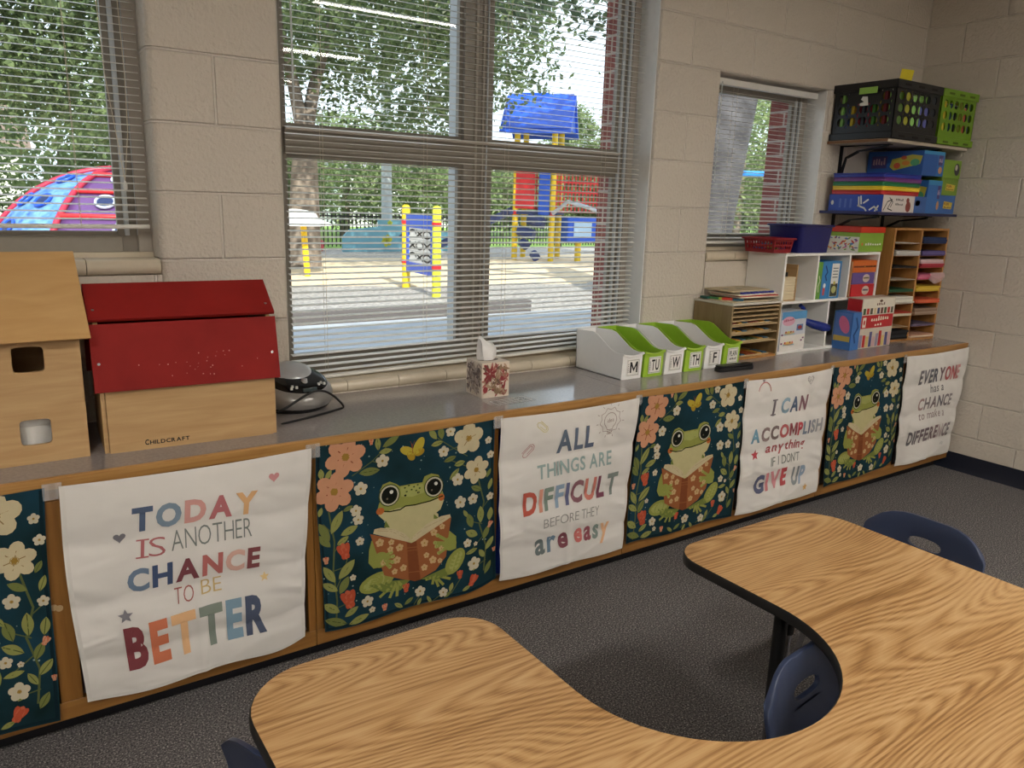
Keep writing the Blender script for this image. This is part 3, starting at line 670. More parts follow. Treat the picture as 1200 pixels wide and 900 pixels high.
art_can = sayings([(105, 105), (515, 38), (430, 615), (55, 720)], [
    ('I', (216, 270), (240, 266), (220, 190), [(120, 112, 118)], .02, 1), ('CAN', (260, 258), (382, 234), (258, 184), [(140, 168, 186), (84, 98, 124), (132, 94, 102)], .035),
    ('ACCOMPLISH', (120, 394), (457, 332), (120, 334), [(112, 156, 180), (136, 116, 114), (116, 100, 98), (182, 90, 90), (146, 70, 76), (190, 70, 78), (124, 136, 152), (112, 116, 134), (150, 152, 158), (156, 156, 158)], .04),
    ('anything', (188, 440), (376, 408), (186, 398), [(182, 92, 96)], .02), ('IF I DON\'T', (204, 502), (342, 470), (202, 464), [(130, 136, 130)], .0),
    ('GIVE', (132, 620), (272, 578), (132, 546), [(82, 86, 112), (206, 126, 130), (210, 138, 144), (192, 80, 84)], .05), ('UP', (302, 582), (372, 564), (302, 506), [(144, 150, 154), (150, 170, 194)], .045)], ex5)
def ex7(A, q):
    for k in range(3): A.line([q(1000+k*6, 398), q(1010+k*6, 384)], .003, K(150, 150, 150))
art_every = sayings([(856, -20), (1148, -72), (1056, 432), (800, 496)], [
    ('EVERYONE', (912, 120), (1087, 84), (912, 50), [(112, 108, 112), (104, 100, 106), (100, 98, 104), (98, 98, 106), (110, 90, 96), (176, 90, 92), (186, 100, 100), (206, 146, 144)], .035),
    ('has a', (958, 160), (1013, 148), (957, 122), [(128, 126, 128)], .01),
    ('CHANCE', (903, 243), (1048, 214), (902, 190), [(166, 138, 136), (130, 122, 124), (132, 118, 120), (120, 116, 122), (128, 120, 124), (140, 132, 134)], .03),
    ('to make a', (910, 288), (1018, 268), (908, 254), [(158, 140, 138)], .01),
    ('DIFFERENCE', (858, 400), (1046, 352), (856, 344), [(108, 104, 108), (104, 100, 106), (112, 100, 104), (110, 96, 100), (112, 98, 102), (116, 96, 98), (122, 100, 102), (196, 176, 176), (140, 124, 126), (128, 120, 122)], .035)], ex7)
# --- the printed frog among flowers
M_NIGHT = noise_mat('night_blue_print', [(0.30, (16, 36, 38)), (0.50, (24, 50, 58)), (0.72, (28, 60, 76))], 4.5, 3, .85, spec=.1)
qf = from_crop([(50, 125), (778, 32), (732, 712), (70, 885)])
def art_frog(A):
    K = lambda r, g, b: C((round(r*.86), round(g*.86), round(b*.86)), 0.85, var=0.08, spec=0.1)
    k = .63/690                                            # metres for one unit of the drawing
    def E(x, y, rx, ry, m, a=0.0, n=18): c = qf(x, y); A.ell(c[0], c[1], rx*k, ry*k, m, a, n)
    def Pl(pts, m): A.poly([qf(*p) for p in pts], m)
    def L(pts, wd, m): A.line([qf(*p) for p in pts], wd*k, m)
    def F(x, y, r, n, m, mc, md=None, a0=.3): c = qf(x, y); A.flower(c[0], c[1], r*k, n, m, mc, a0, md)
    olive = K(158, 162, 92); olive2 = K(128, 136, 74); vein = K(86, 96, 50); stem = K(96, 108, 64)
    coral = K(226, 164, 128); coral2 = K(204, 92, 62); cream = K(226, 210, 172); cream2 = K(224, 214, 186); gold = K(176, 138, 62); rust = K(150, 82, 52)
    rnd = random.Random(11)
    A.layer = 1
    for i in range(90):
        x, y = rnd.uniform(70, 720), rnd.uniform(110, 760); E(x, y, *(2*[rnd.choice((1.6, 2.0, 3.2))]), K(150, 172, 164), 0, 6)
    L([(112, 862), (118, 760), (108, 640), (120, 520), (104, 400)], 6, stem); L([(690, 660), (706, 560), (690, 470), (716, 380), (700, 280)], 6, stem)
    for pts in ([(112, 720), (150, 640), (165, 590)], [(108, 640), (160, 620)], [(118, 560), (180, 480)], [(108, 480), (80, 450)], [(112, 790), (170, 760)], [(200, 250), (280, 190), (360, 105)], [(280, 190), (310, 200)],
                [(530, 90), (600, 140), (660, 180)], [(570, 160), (620, 140)], [(580, 190), (670, 230)], [(700, 470), (650, 450)], [(700, 520), (650, 570)], [(700, 620), (655, 640)], [(712, 400), (740, 370)], [(410, 790), (440, 745)], [(480, 780), (520, 745)], [(560, 740), (600, 680)]): L(pts, 3.5, stem)
    A.layer = 2
    LV = [(133, 440, 78, 28, 60), (82, 482, 66, 26, 115), (180, 475, 58, 24, 20), (152, 516, 44, 18, 30), (80, 520, 54, 24, 130), (160, 632, 76, 30, 45), (92, 655, 66, 26, 120), (147, 695, 60, 26, 60), (92, 706, 58, 24, 145), (95, 790, 62, 28, 145), (112, 842, 72, 28, 160), (200, 830, 66, 24, 15), (172, 800, 50, 20, 30),
          (355, 105, 62, 22, 30), (302, 115, 44, 18, 95), (333, 148, 42, 18, 5), (268, 234, 66, 26, 0), (75, 243, 34, 18, 95), (104, 245, 36, 16, 60), (557, 75, 46, 22, 100), (524, 80, 46, 20, 125), (540, 122, 42, 18, 10), (590, 190, 46, 18, 15), (628, 210, 40, 20, 10), (605, 255, 50, 18, 45), (655, 450, 54, 26, 105), (698, 430, 60, 26, 90), (734, 436, 46, 22, 80), (690, 320, 46, 20, 150), (745, 310, 40, 16, 70), (657, 503, 52, 26, 150), (712, 508, 48, 22, 65), (720, 556, 48, 22, 50), (688, 590, 40, 18, 120), (705, 652, 46, 20, 60), (650, 575, 46, 16, 10), (640, 420, 32, 14, 120), (742, 262, 32, 14, 60), (660, 640, 30, 12, 40), (560, 716, 34, 16, 70), (390, 775, 36, 14, 30), (350, 790, 36, 14, 140), (470, 770, 34, 12, 120), (545, 745, 36, 13, 30), (250, 700, 10, 6, 0), (70, 400, 30, 14, 70), (180, 385, 34, 14, 20), (430, 780, 30, 12, 60), (620, 720, 34, 14, 20)]
    for i, (x, y, l, wd, a) in enumerate(LV):
        c = qf(x, y); A.leaf(c[0], c[1], l*k*1.15, wd*k*1.15, math.radians(a), (olive, olive2)[i % 3 == 1], vein)
    A.layer = 3
    for x, y, r in ((172, 170, 72), (127, 315, 70)): F(x, y, r, 6, coral, gold, rust)
    for x, y, r in ((668, 105, 62), (694, 242, 54)): F(x, y, r, 5 if r > 60 else 6, cream, gold, K(160, 132, 90))
    for x, y, r in ((320, 190, 25), (232, 305, 25), (210, 395, 21), (217, 432, 20), (218, 520, 16), (595, 72, 20), (565, 157, 22), (617, 278, 25), (747, 120, 15), (753, 183, 16), (622, 372, 25), (673, 362, 22), (740, 362, 16), (637, 540, 18), (655, 625, 28), (233, 762, 22), (435, 738, 22), (527, 738, 20), (250, 795, 12), (182, 665, 12), (668, 546, 9)):
        F(x, y, r, 5, cream2, gold)
    for x, y, r, a in ((157, 568, 38, 10), (82, 602, 17, 0), (165, 762, 44, 10), (381, 728, 22, 0), (297, 795, 17, 0), (597, 670, 22, 0), (643, 697, 30, -30), (727, 483, 17, -30), (733, 590, 12, 0), (275, 110, 14, 0)):
        c = qf(x, y); m_ = coral2 if r > 20 else coral
        for j in (-1, 1, 0):
            aa = math.radians(90+a+28*j); A.ell(c[0]+r*k*.25*math.cos(aa), c[1]+r*k*.25*math.sin(aa), r*k*.85, r*k*.36, m_ if j else K(216, 112, 80), aa, 12)
    # butterfly
    y1 = K(202, 182, 66); y2 = K(180, 150, 48)
    for x, y, rx, ry, a in ((420, 150, 30, 16, -25), (466, 128, 34, 18, 62), (434, 172, 20, 14, -60), (468, 156, 20, 14, 20)): E(x, y, rx, ry, y1 if rx > 25 else y2, math.radians(a))
    L([(443, 158), (438, 120)], 4, rust); L([(441, 128), (432, 108)], 1.5, rust); L([(441, 128), (450, 106)], 1.5, rust)
    # frog
    g1 = K(160, 166, 84); g2 = K(126, 138, 68); g3 = K(180, 184, 106); belly = K(214, 204, 152); dk = K(26, 28, 22)
    A.layer = 3
    Pl([(320, 460), (318, 500), (420, 560), (530, 470), (530, 420), (500, 400), (330, 430)], belly)
    E(272, 690, 66, 36, g1, math.radians(8)); E(582, 612, 58, 34, g1, math.radians(52)); E(272, 690, 52, 24, g3, math.radians(8)); E(586, 612, 44, 22, g3, math.radians(52))
    Pl([(240, 700), (330, 690), (400, 690), (360, 730), (300, 735)], g2); Pl([(440, 690), (540, 640), (560, 665), (500, 690)], g2)
    for p in ([(340, 700), (282, 748)], [(345, 700), (318, 754)], [(350, 700), (345, 750)], [(352, 698), (372, 718)], [(490, 680), (462, 690)], [(492, 680), (486, 706)], [(496, 680), (508, 714)], [(500, 678), (528, 706)], [(500, 672), (556, 682)]): L(p, 11, g1)
    A.layer = 4
    Pl([(262, 520), (250, 560), (244, 610), (262, 634), (306, 628), (330, 600), (300, 540)], g1); Pl([(560, 480), (594, 510), (590, 560), (566, 570), (530, 560), (540, 500)], g1)
    Pl([(322, 442), (314, 470), (336, 472)], g2); Pl([(512, 420), (534, 440), (510, 440)], g2)
    A.layer = 5
    # jaw and head
    Pl([(292, 394), (296, 420), (318, 444), (380, 452), (440, 445), (505, 428), (540, 400), (556, 362), (553, 342), (480, 372), (400, 388), (330, 404)], belly)
    Pl([(292, 398), (300, 372), (312, 350), (306, 318), (318, 292), (346, 280), (372, 292), (384, 302), (430, 294), (474, 288), (484, 262), (512, 250), (540, 256), (552, 284), (550, 316), (558, 344), (500, 370), (440, 382), (380, 392), (330, 408)], g1)
    A.layer = 6
    Pl([(386, 306), (430, 298), (476, 294), (480, 330), (430, 348), (388, 346)], g3)
    for x, y in ((404, 310), (420, 300), (440, 306), (455, 298), (430, 318), (410, 326), (462, 312), (448, 322)): E(x, y, 4, 3, K(64, 78, 30), 0, 8)
    E(404, 342, 5, 4, dk, 0, 8); E(456, 330, 5, 4, dk, 0, 8)
    E(303, 402, 15, 13, K(206, 116, 58)); E(546, 350, 13, 14, K(206, 116, 58))
    L([(300, 402), (340, 406), (380, 400), (402, 386), (440, 382), (500, 366), (552, 344)], 5, K(48, 52, 22))
    for x, y, rx in ((342, 338, 36), (519, 306, 36)):
        A.layer = 6; E(x, y, rx+4, rx+6, K(72, 84, 36)); A.layer = 7; E(x, y, rx, rx+2, K(216, 210, 186)); A.layer = 8; E(x, y, rx-6, rx-4, dk); A.layer = 9; E(x+8, y-14, 7, 7, K(240, 238, 226), 0, 10); E(x-10, y+14, 4, 4, K(120, 112, 92), 0, 8)
    # book
    bk = K(168, 104, 62); bk2 = K(140, 78, 46); page = K(222, 206, 166); page2 = K(196, 178, 138)
    A.layer = 7
    Pl([(270, 492), (276, 474), (300, 470), (350, 478), (390, 500), (412, 526), (395, 536)], page); Pl([(412, 526), (436, 500), (480, 462), (540, 428), (576, 420), (578, 432), (432, 532)], page)
    L([(280, 480), (340, 488), (405, 526)], 2.5, page2); L([(416, 522), (470, 478), (570, 428)], 2.5, page2); L([(290, 474), (350, 482), (408, 522)], 2, page2)
    A.layer = 8
    Pl([(257, 492), (396, 534), (394, 692), (360, 684), (300, 664), (284, 600)], bk); Pl([(432, 530), (580, 430), (560, 520), (546, 592), (500, 650), (436, 690)], bk); Pl([(394, 534), (413, 540), (434, 530), (438, 690), (415, 696), (392, 690)], bk2)
    A.layer = 9
    L([(394, 560), (434, 556)], 3, bk); L([(394, 572), (434, 568)], 2, bk); L([(393, 660), (437, 656)], 3, bk)
    for x, y, r in ((292, 530, 16), (336, 532, 12), (366, 556, 15), (330, 560, 12), (352, 606, 15), (300, 612, 12), (374, 640, 14), (340, 652, 12), (464, 540, 16), (505, 495, 15), (540, 470, 12), (468, 590, 12), (492, 608, 16), (456, 640, 14), (530, 560, 12), (520, 610, 11)): F(x, y, r, 5, K(220, 182, 132), gold)
    # hands over the covers
    for p in ([(300, 590), (330, 574)], [(300, 596), (336, 590)], [(300, 602), (334, 612)], [(300, 606), (322, 630)], [(560, 530), (520, 508)], [(556, 538), (508, 538)], [(556, 546), (512, 552)], [(556, 552), (520, 578)]): L(p, 13, g1)
    for x, y in ((332, 573), (338, 590), (335, 613), (323, 631), (518, 507), (506, 538), (510, 553), (518, 579)): E(x, y, 8, 8, g3, 0, 10)
    E(290, 600, 30, 30, g1); E(566, 540, 28, 28, g1)
GW, GF = 'white cloth banners with sayings', 'dark frog and flower cloth banners'
FR = dict(mat=M_NIGHT, art=art_frog, crease=False)
banner('dark flower banner, only its cream flowers showing, under the dollhouse', GF, -1.20, -.567, -.600, -1.18, .09, .085, ph=.4, wav=.012, **FR)
banner('white cloth banner printed TODAY IS ANOTHER CHANCE TO BE BETTER', GW, -.545, .088, .058, -.535, .105, .105, M_CLOTH, art_today, 2.6, .026, scal=.012, curl=.02)
banner('dark banner of a frog reading a book, in front of the black disc player', GF, .110, .732, .742, .116, .112, .108, ph=3.4, wav=.010, curl=.02, **FR)
banner('white cloth banner printed ALL THINGS ARE DIFFICULT BEFORE THEY ARE EASY', GW, .750, 1.380, 1.338, .757, .112, .105, M_CLOTH, art_all, 3.0, .020)
banner('dark banner of a frog reading, under the green and white weekday bins', GF, 1.384, 1.994, 1.99, 1.358, .112, .108, ph=1.2, wav=.012, **FR)
banner('white cloth banner printed I CAN ACCOMPLISH ANYTHING IF I DON\'T GIVE UP', GW, 2.003, 2.608, 2.585, 2.008, .10, .104, M_CLOTH, art_can, 3.4, .022)
banner('dark banner of a frog reading, below the white cube shelf', GF, 2.613, 3.228, 3.236, 2.640, .112, .13, ph=.9, wav=.016, curl=.03, **FR)
banner('white cloth banner printed EVERYONE HAS A CHANCE TO MAKE A DIFFERENCE', GW, 3.236, 3.868, 3.838, 3.262, .11, .112, M_CLOTH, art_every, 2.2, .02)

# ------------------------------------------------------------------ horseshoe activity table
ZTB = 0.562
def table_outline():
    x0, x1, y1, yb = -.345, 1.335, -1.292, -2.80; a0, a1 = .172, .752; r = .13
    P = []
    def arc(cx, cy, rr, s, e, n):
        for k in range(n+1): t = s+(e-s)*k/n; P.append((cx+rr*math.cos(t), cy+rr*math.sin(t)))
    arc(x0+r, y1-r, r, PI, PI/2, 8); arc(a0-.09, y1-.09, .09, PI/2, 0, 8)
    rn = (a1-a0)/2; arc((a0+a1)/2, -1.630, rn, PI, 2*PI, 32)
    arc(a1+.09, y1-.09, .09, PI, PI/2, 8); arc(x1-r, y1-r, r, PI/2, 0, 8)
    R = .62; arc(x1-R, yb+R, R, 0, -PI/2, 14); arc(x0+R, yb+R, R, -PI/2, -PI, 14)
    return P[::-1]
t = thing('horseshoe_table', 'horseshoe shaped classroom table with oak laminate top and black edge', 'table', (.5, -1.9, 0))
out = [(x-.5, y+1.9) for x, y in table_outline()]
m = MB(); m.prism(out, ZTB-.026, ZTB, M_BLACK, m_top=M_OAK); m.build('tabletop', t, smooth=30, merge=False)
m = MB(); n = len(out); V = []; pf = [(0, -.0255), (.0035, -.024), (.0035, -.004), (.001, -.001), (-.002, -.0002), (-.003, -.012)]
for i in range(n):
    a, b, c = Vector(out[i-1]), Vector(out[i]), Vector(out[(i+1) % n]); d = (c-a).normalized(); nr = Vector((d.y, -d.x))
    for o_, z in pf: V.append((b.x+nr.x*o_, b.y+nr.y*o_, ZTB+z))
k = len(pf)
m.add(V, [(i*k+j, ((i+1) % n)*k+j, ((i+1) % n)*k+(j+1) % k, i*k+(j+1) % k) for i in range(n) for j in range(k)], M_BLACK)
m.build('edge_band', t, smooth=40)
for x, y in ((.845, -1.575), (1.14, -1.40), (.09, -1.50), (.0, -1.69), (1.20, -2.30), (-.2, -2.30)):
    lg = MB(); lg.tube([(0, 0, .26), (0, 0, ZTB-.03)], .0165, M_BLACK, 14); lg.lathe([(.03, -.012), (.03, 0)], (0, 0, ZTB-.027), M_BLACK, 14)
    o = lg.build('leg', t, loc=(x-.5, y+1.9, 0))
    f = MB(); f.tube([(0, 0, .012), (0, 0, .30)], .0125, M_CHROME, 14); f.lathe([(.016, 0), (.018, .006), (.014, .014)], (0, 0, 0), M_BLACK, 14); f.build('leg_extension', o)

# ------------------------------------------------------------------ navy stacking chairs
def chair(label, loc, rz):
    t = thing('stacking_chair', label, 'chair', loc, rz, 'navy classroom chairs')
    hw = .184; z0, z1 = .235, .525          # back: local +Y is the way the chair faces
    def back(u, v, w_):
        q = max(0, (v-.72)/.28); hwv = hw*(1-.35*max(0, .3-v)/.3)*(1-q**3*.10)
        zz = z0+(z1-z0)*(v-.15*q*abs(u)**4.5)
        y = -.155-.06*v+.035*u*u-.10*max(0, .25-v)**2*-8*.25-w_*(1)
        lip = .010*max(0, (abs(u)-.8)/.2)**2+.010*max(0, (v-.9)/.1)**2
        return (u*hwv, y-lip*.5, zz)
    us = [-1, -.93, -.84, -.68, -.5, -.34, .34, .5, .68, .84, .93, 1]; vs_ = [0, .08, .16, .26, .36, .46, .56, .64, .84, .90, .95, .985, 1.0]
    m = MB(); m.holed(us, vs_, {(5, 7): (.27, .058)}, back, .011, M_NAVY, seg=24, p=2.6)
    m.build('backrest', t, smooth=50, bev=.003)
    def seat(u, v, w_):
        q = max(0, (abs(v-.5)-.3)/.2); hwv = .178*(1-.16*q**2)
        y = -.150+.335*v; z = .30-.018*math.sin(PI*min(1, v*1.05))+.016*u*u*(1-.5*v)-.03*max(0, (v-.82)/.18)**2+.02*max(0, (.12-v)/.12)
        return (u*hwv, y+.0*w_, z-w_)
    m = MB(); m.holed([-1, -.85, -.6, -.3, 0, .3, .6, .85, 1], [k/12 for k in range(13)], {}, seat, .011, M_NAVY); m.build('seat', t, smooth=50, bev=.003)
    f = MB()
    for s in (-1, 1): f.tube([(s*.135, .12, .268), (s*.135, -.10, .268), (s*.13, -.168, .285), (s*.128, -.19, .34)], .0085, M_CHROME, 10)
    for y in (-.085, .085): f.tube([(-.15, y, .262), (.15, y, .262)], .008, M_CHROME, 10)
    f.build('seat_frame', t)
    for s in (-1, 1):
        for y, yb in ((.085, .135), (-.085, -.185)):
            l = MB(); l.tube([(s*.148, y, .264), (s*.158, y+(yb-y)*.25, .22), (s*.185, yb, .012)], .0095, M_CHROME, 10)
            o = l.build('leg', t); g = MB(); g.lathe([(.013, 0), (.0145, .006), (.0115, .016)], (s*.185, yb, 0), M_BLACK, 12); g.build('glide', o)
    return t
chair('navy stacking chair with an oval hand hole, inside the table\'s horseshoe cut-out', (.722, -1.948, 0), PI+.11)
chair('navy stacking chair on the table\'s outer side, facing away from the block wall', (1.438, -1.493, 0), PI/2)
chair('navy stacking chair of which only one rounded back edge shows', (-.126, -1.385, 0), -PI/2+.5)

# ------------------------------------------------------------------ plywood dollhouse and red roofed barn
def window_panel(mb, x0, x1, z0, z1, wins, y, th, mat):
    """front panel with rounded square openings; wins: (x0,x1,z0,z1)"""
    xs = sorted({x0, x1, *[q for a in wins for q in a[:2]]}); zs = sorted({z0, z1, *[q for a in wins for q in a[2:]]})
    H = {}
    for a in wins: H[(xs.index(a[0]), zs.index(a[2]))] = ((a[1]-a[0])/2, (a[3]-a[2])/2)
    mb.holed(xs, zs, H, lambda u, v, q: (u, y+q, v), th, mat, seg=32, p=7)
t = thing('dollhouse', 'plain birch plywood dollhouse with sloping roof and square windows', 'dollhouse', (-.452, -.345, ZT), .02)
HW = .62; m = MB()
window_panel(m, -HW, -.003, 0, .352, [(-.153, -.084, .238, .303), (-.153, -.084, .049, .116), (-.50, -.43, .238, .303), (-.50, -.43, .049, .116)], 0, .010, M_PLY)
m.build('front_panel', t, smooth=30)
for x, nm in ((-.0115, 'side_panel'), (-HW+.001, 'side_panel')):
    m = MB(); m.prism([(.0105, 0), (.30, 0), (.30, .352), (.155, .505), (.0105, .352)], x, x+.0105, M_PLY, lambda a, b, q: (q, a, b)); m.build(nm, t, bev=.001)
MB().box(-HW+.012, .011, .001, -.012, .30, .011, M_PLY).build('floor_board', t)
MB().box(-HW+.012, .014, .17, -.012, .30, .18, M_PLY).build('upper_floor', t)
MB().box(-HW+.012, .295, .011, -.012, .30, .345, M_PLY).build('back_panel', t)
for s in (0, 1):
    m = MB(); m.prism([(-.035, .318), (.158, .512), (.158, .526), (-.045, .322)] if s == 0 else [(.158, .512), (.345, .318), (.352, .326), (.158, .526)], -HW-.03, .02, M_PLYROOF, lambda a, b, q: (q, a, b)); m.build('roof_panel', t, bev=.0015)
t = thing('plastic_tub', 'white lidded tub seen through the dollhouse\'s lower window', 'tub', (-.575, -.24, ZT+.0115), 0)
m = MB(); m.lathe([(.062, 0), (.070, .078)], (0, 0, 0), M_WHITE, 28); m.build('body', t); m = MB(); m.lathe([(.073, .078), (.075, .082), (.075, .098), (.06, .104)], (0, 0, 0), M_WHITEP, 28); m.build('lid', t)

t = thing('toy_barn', 'plywood toy barn with red gambrel roof and small black lettering', 'toy barn', (-.420, -.352, ZT), -.045)
BWD = .455; gam = [(.006, 0), (.276, 0), (.276, .20), (.250, .345), (.141, .424), (.034, .345), (.006, .20)]
m = MB(); m.box(.012, 0, 0, BWD-.012, .010, .20, M_PLY); A = Art(m, face_map((0, 0, 0), (1, 0, 0), (0, 0, 1), (0, -1, 0)), .05)
A.word('C', (.098, .0135), (.108, .0135), (.098, .028), [M_INK], .03); A.word('HILDCRAFT', (.110, .0135), (.212, .0135), (.110, .0245), [M_INK], .03)
m.build('front_panel', t, smooth=0, merge=False)
for x in (0, BWD-.0115):
    m = MB(); m.prism(gam, x, x+.0115, M_PLY, lambda a, b, q: (q, a, b)); m.build('end_panel', t, bev=.001)
MB().box(.012, .266, 0, BWD-.012, .276, .20, M_PLY).build('back_panel', t, smooth=0)
rp = [[(-.016, .172), (-.006, .172), (.030, .343), (.021, .347)], [(.030, .351), (.141, .429), (.141, .441), (.023, .359)]]
for q, pl in enumerate(rp + [[(.282-a, b) for a, b in p] for p in rp]):
    m = MB(); m.prism(pl, -.012, BWD+.012, M_RED, lambda a, b, q_: (q_, a, b)); o = m.build('roof_panel', t, bev=.001)
    if q in (0, 1):
        for x in (.004, BWD-.006):
            (a0, b0), (a1, b1) = (pl[0], pl[3]); f_ = .42 if q == 0 else .25
            if q: (a0, b0), (a1, b1) = pl[3], pl[2]
            p_ = Vector((x, a0+(a1-a0)*f_, b0+(b1-b0)*f_)); nn = Vector((0, -(b1-b0), (a1-a0))).normalized()
            s = MB(); s.tube([p_-nn*.001, p_+nn*.0015], .0038, M_CHROME, 10); s.build('screw', o)
    if q == 0:
        # scuffs where the red paint is chipped off
        rnd = random.Random(4); sc = MB(); a0, b0 = pl[0]; a1, b1 = pl[3]; A = Art(sc, lambda x, y, k: (x, a0+(a1-a0)*y-.0008*k, b0+(b1-b0)*y+.0002*k), .1)
        for _ in range(26):
            x, y = rnd.gauss(.24, .09), rnd.uniform(.12, .5); A.rect(x, y, x+rnd.uniform(.001, .003), y+rnd.uniform(.006, .02), C((214, 160, 140), .7))
        sc.build('paint_chips', o, smooth=0)

# ------------------------------------------------------------------ round disc player with its cable
t = thing('disc_player', 'round black and silver disc player beside the red roofed barn', 'disc player', (.183, -.130, ZT), .15)
t.scale = (.80, .80, .98)
SV = C((150, 148, 146), .3, .35); GB = C((20, 20, 22), .08)
def egg(p): # tilt the top towards the front
    x, y, z = p; return (x, y, z*(1+.28*y/.12) if z > .03 else z)
m = MB(); m.lathe([(.085, 0), (.118, .010), (.140, .035), (.145, .06), (.138, .080), (.122, .095)], (0, 0, 0), SV, 40, 1, .86, egg); m.build('body', t, smooth=60)
m = MB(); m.lathe([(.100, 0.0), (.126, .012), (.128, .018), (.09, .020)], (0, 0, 0), M_BLACK, 36, 1, .86); m.build('base_ring', t, smooth=60)
m = MB(); m.lathe([(.1225, .0945), (.116, .104), (.098, .113), (.07, .118)], (0, 0, 0), GB, 40, 1, .86, egg); m.build('control_panel', t, smooth=60)
m = MB(); m.lathe([(.084, .112), (.082, .122), (.06, .130), (.02, .133)], (-.01, .032, 0), C((176, 178, 182), .28, .2), 36, 1, .78, egg); m.build('disc_lid', t, smooth=60)
Wd = C((225, 225, 222), .4)
for x, y in ((-.062, -.072), (-.048, -.082), (-.072, -.085), (.052, -.078), (.066, -.070), (.075, -.080)):
    m = MB(); z = egg((x, y, .112))[2]; m.lathe([(.0055, -.004), (.005, .004)], (x, y, z), Wd, 10); m.build('button', t)
m = MB(); z = egg((-.0, -.062, .121))[2]; m.lathe([(.014, -.008), (.012, .006)], (0, -.055, z+.002), C((180, 182, 186), .25, .5), 14); m.build('dial', t)
m = MB(); m.box(-.03, -.106, .075, .03, -.094, .088, C((60, 70, 72), .1)); m.build('display', t, bev=.002)
t = tag(MB().tube([(.06, -.262, ZT+.03), (.10, -.272, ZT+.045), (.15, -.275, ZT+.078), (.205, -.262, ZT+.092), (.250, -.252, ZT+.072), (.300, -.235, ZT+.02), (.305, -.215, ZT+.006), (.290, -.215, ZT+.0045), (.22, -.250, ZT+.0045), (.12, -.285, ZT+.0045), (.065, -.30, ZT+.0045)], .0042, M_BLACK, 8).build('power_cable', smooth=60), 'black cable looped over the front of the round disc player', 'cable')
s = t.modifiers.new('smooth', 'SUBSURF'); s.levels = 2; s.render_levels = 2

# ------------------------------------------------------------------ tissue box, clear label
t = thing('tissue_box', 'square tissue box with red and beige leaf print on the worktop', 'tissue box', (.793, -.300, ZT), -.03)
w_ = .114; hh = .128; m = MB(); TB = C((222, 208, 192), .5); m.box(0, 0, 0, w_, w_, hh, TB)
def leafprint(o, u, v, nr, seed, warm):
    A = Art(m, face_map(o, u, v, nr), .06); r = random.Random(seed)
    cols = [C(c, .6) for c in ([(138, 52, 56), (150, 122, 96), (186, 158, 132), (112, 88, 74), (174, 110, 100)] if warm else [(140, 126, 120), (168, 150, 140), (120, 104, 100), (190, 176, 168)])]
    for _ in range(80):
        A.leaf(r.uniform(.012, w_-.012), r.uniform(.012, hh-.012), r.uniform(.018, .040), r.uniform(.007, .013), r.uniform(0, PI), cols[r.randrange(len(cols))]); A.layer = 1+(A.layer % 3)
    A.layer = 4
    for _ in range(5): x, y, a = r.uniform(.03, w_-.03), r.uniform(.03, hh-.03), r.uniform(0, PI); A.line([(x-.026*math.cos(a), y-.026*math.sin(a)), (x, y+.004), (x+.026*math.cos(a), y+.026*math.sin(a))], .0018, cols[3])
    if warm:
        c = cols[0]
        for k in range(7): a = k*2*PI/7+.3; A.leaf(.032+.016*math.cos(a), .088+.016*math.sin(a), .028, .011, a, c)
        A.ell(.083, .068, .008, .009, c); A.ell(.014, .03, .01, .012, c)
leafprint((0, 0, 0), (1, 0, 0), (0, 0, 1), (0, -1, 0), 3, True); leafprint((0, w_, 0), (0, -1, 0), (0, 0, 1), (-1, 0, 0), 5, False)
leafprint((w_, 0, 0), (0, 1, 0), (0, 0, 1), (1, 0, 0), 6, False)
A = Art(m, face_map((0, 0, hh), (1, 0, 0), (0, 1, 0), (0, 0, 1)), .05); A.ell(.057, .057, .042, .026, C((120, 110, 100), .8))
m.build('box', t, smooth=0, merge=False)
m = MB(); r = random.Random(2); V = []; nn = 14
for j in range(7):
    v = j/6
    for k in range(nn):
        a = 2*PI*k/nn; rr = (.030+.030*v)*(1+.22*math.sin(3*a+2*v)+.15*math.sin(5*a)); zz = hh-.002+.085*v*(.50+.5*(.5+.5*math.cos(a-2.4))**1.0)
        V.append((.054+rr*math.cos(a)*(1-.45*v)-.006*v, .057+rr*math.sin(a)*.5*(1-.35*v), zz+.006*math.sin(4*a)*v))
m.add(V, [(j*nn+k, j*nn+(k+1) % nn, (j+1)*nn+(k+1) % nn, (j+1)*nn+k) for j in range(6) for k in range(nn)]+[tuple(range(6*nn, 7*nn))], C((238, 238, 238), .9)); m.build('tissue', t, smooth=80)
t = thing('taped_label', 'clear plastic label taped on the worktop before the tissue box', 'label', (.775, -.425, ZT+.0004))
m = MB(); m.add([(0, 0, 0), (.185, .012, 0), (.180, .088, 0), (.002, .078, 0)], [(0, 1, 2, 3)], clear_mat('clear_label', (230, 232, 235), .22)); m.build('sheet', t, smooth=0)
m = MB(); A = Art(m, face_map((.02, .012, .0004), (1, .07, 0), (-.02, 1, 0), (0, 0, 1)), .2)
for k in range(4): A.rect(.01+.004*k, .012+.014*k, .12-.012*(k % 2), .015+.014*k, M_PAPER)
A.line([(0, 0), (.15, .002), (.148, .062), (.0, .058), (0, 0)], .002, M_PAPER); m.build('printed_lines', t, smooth=0)

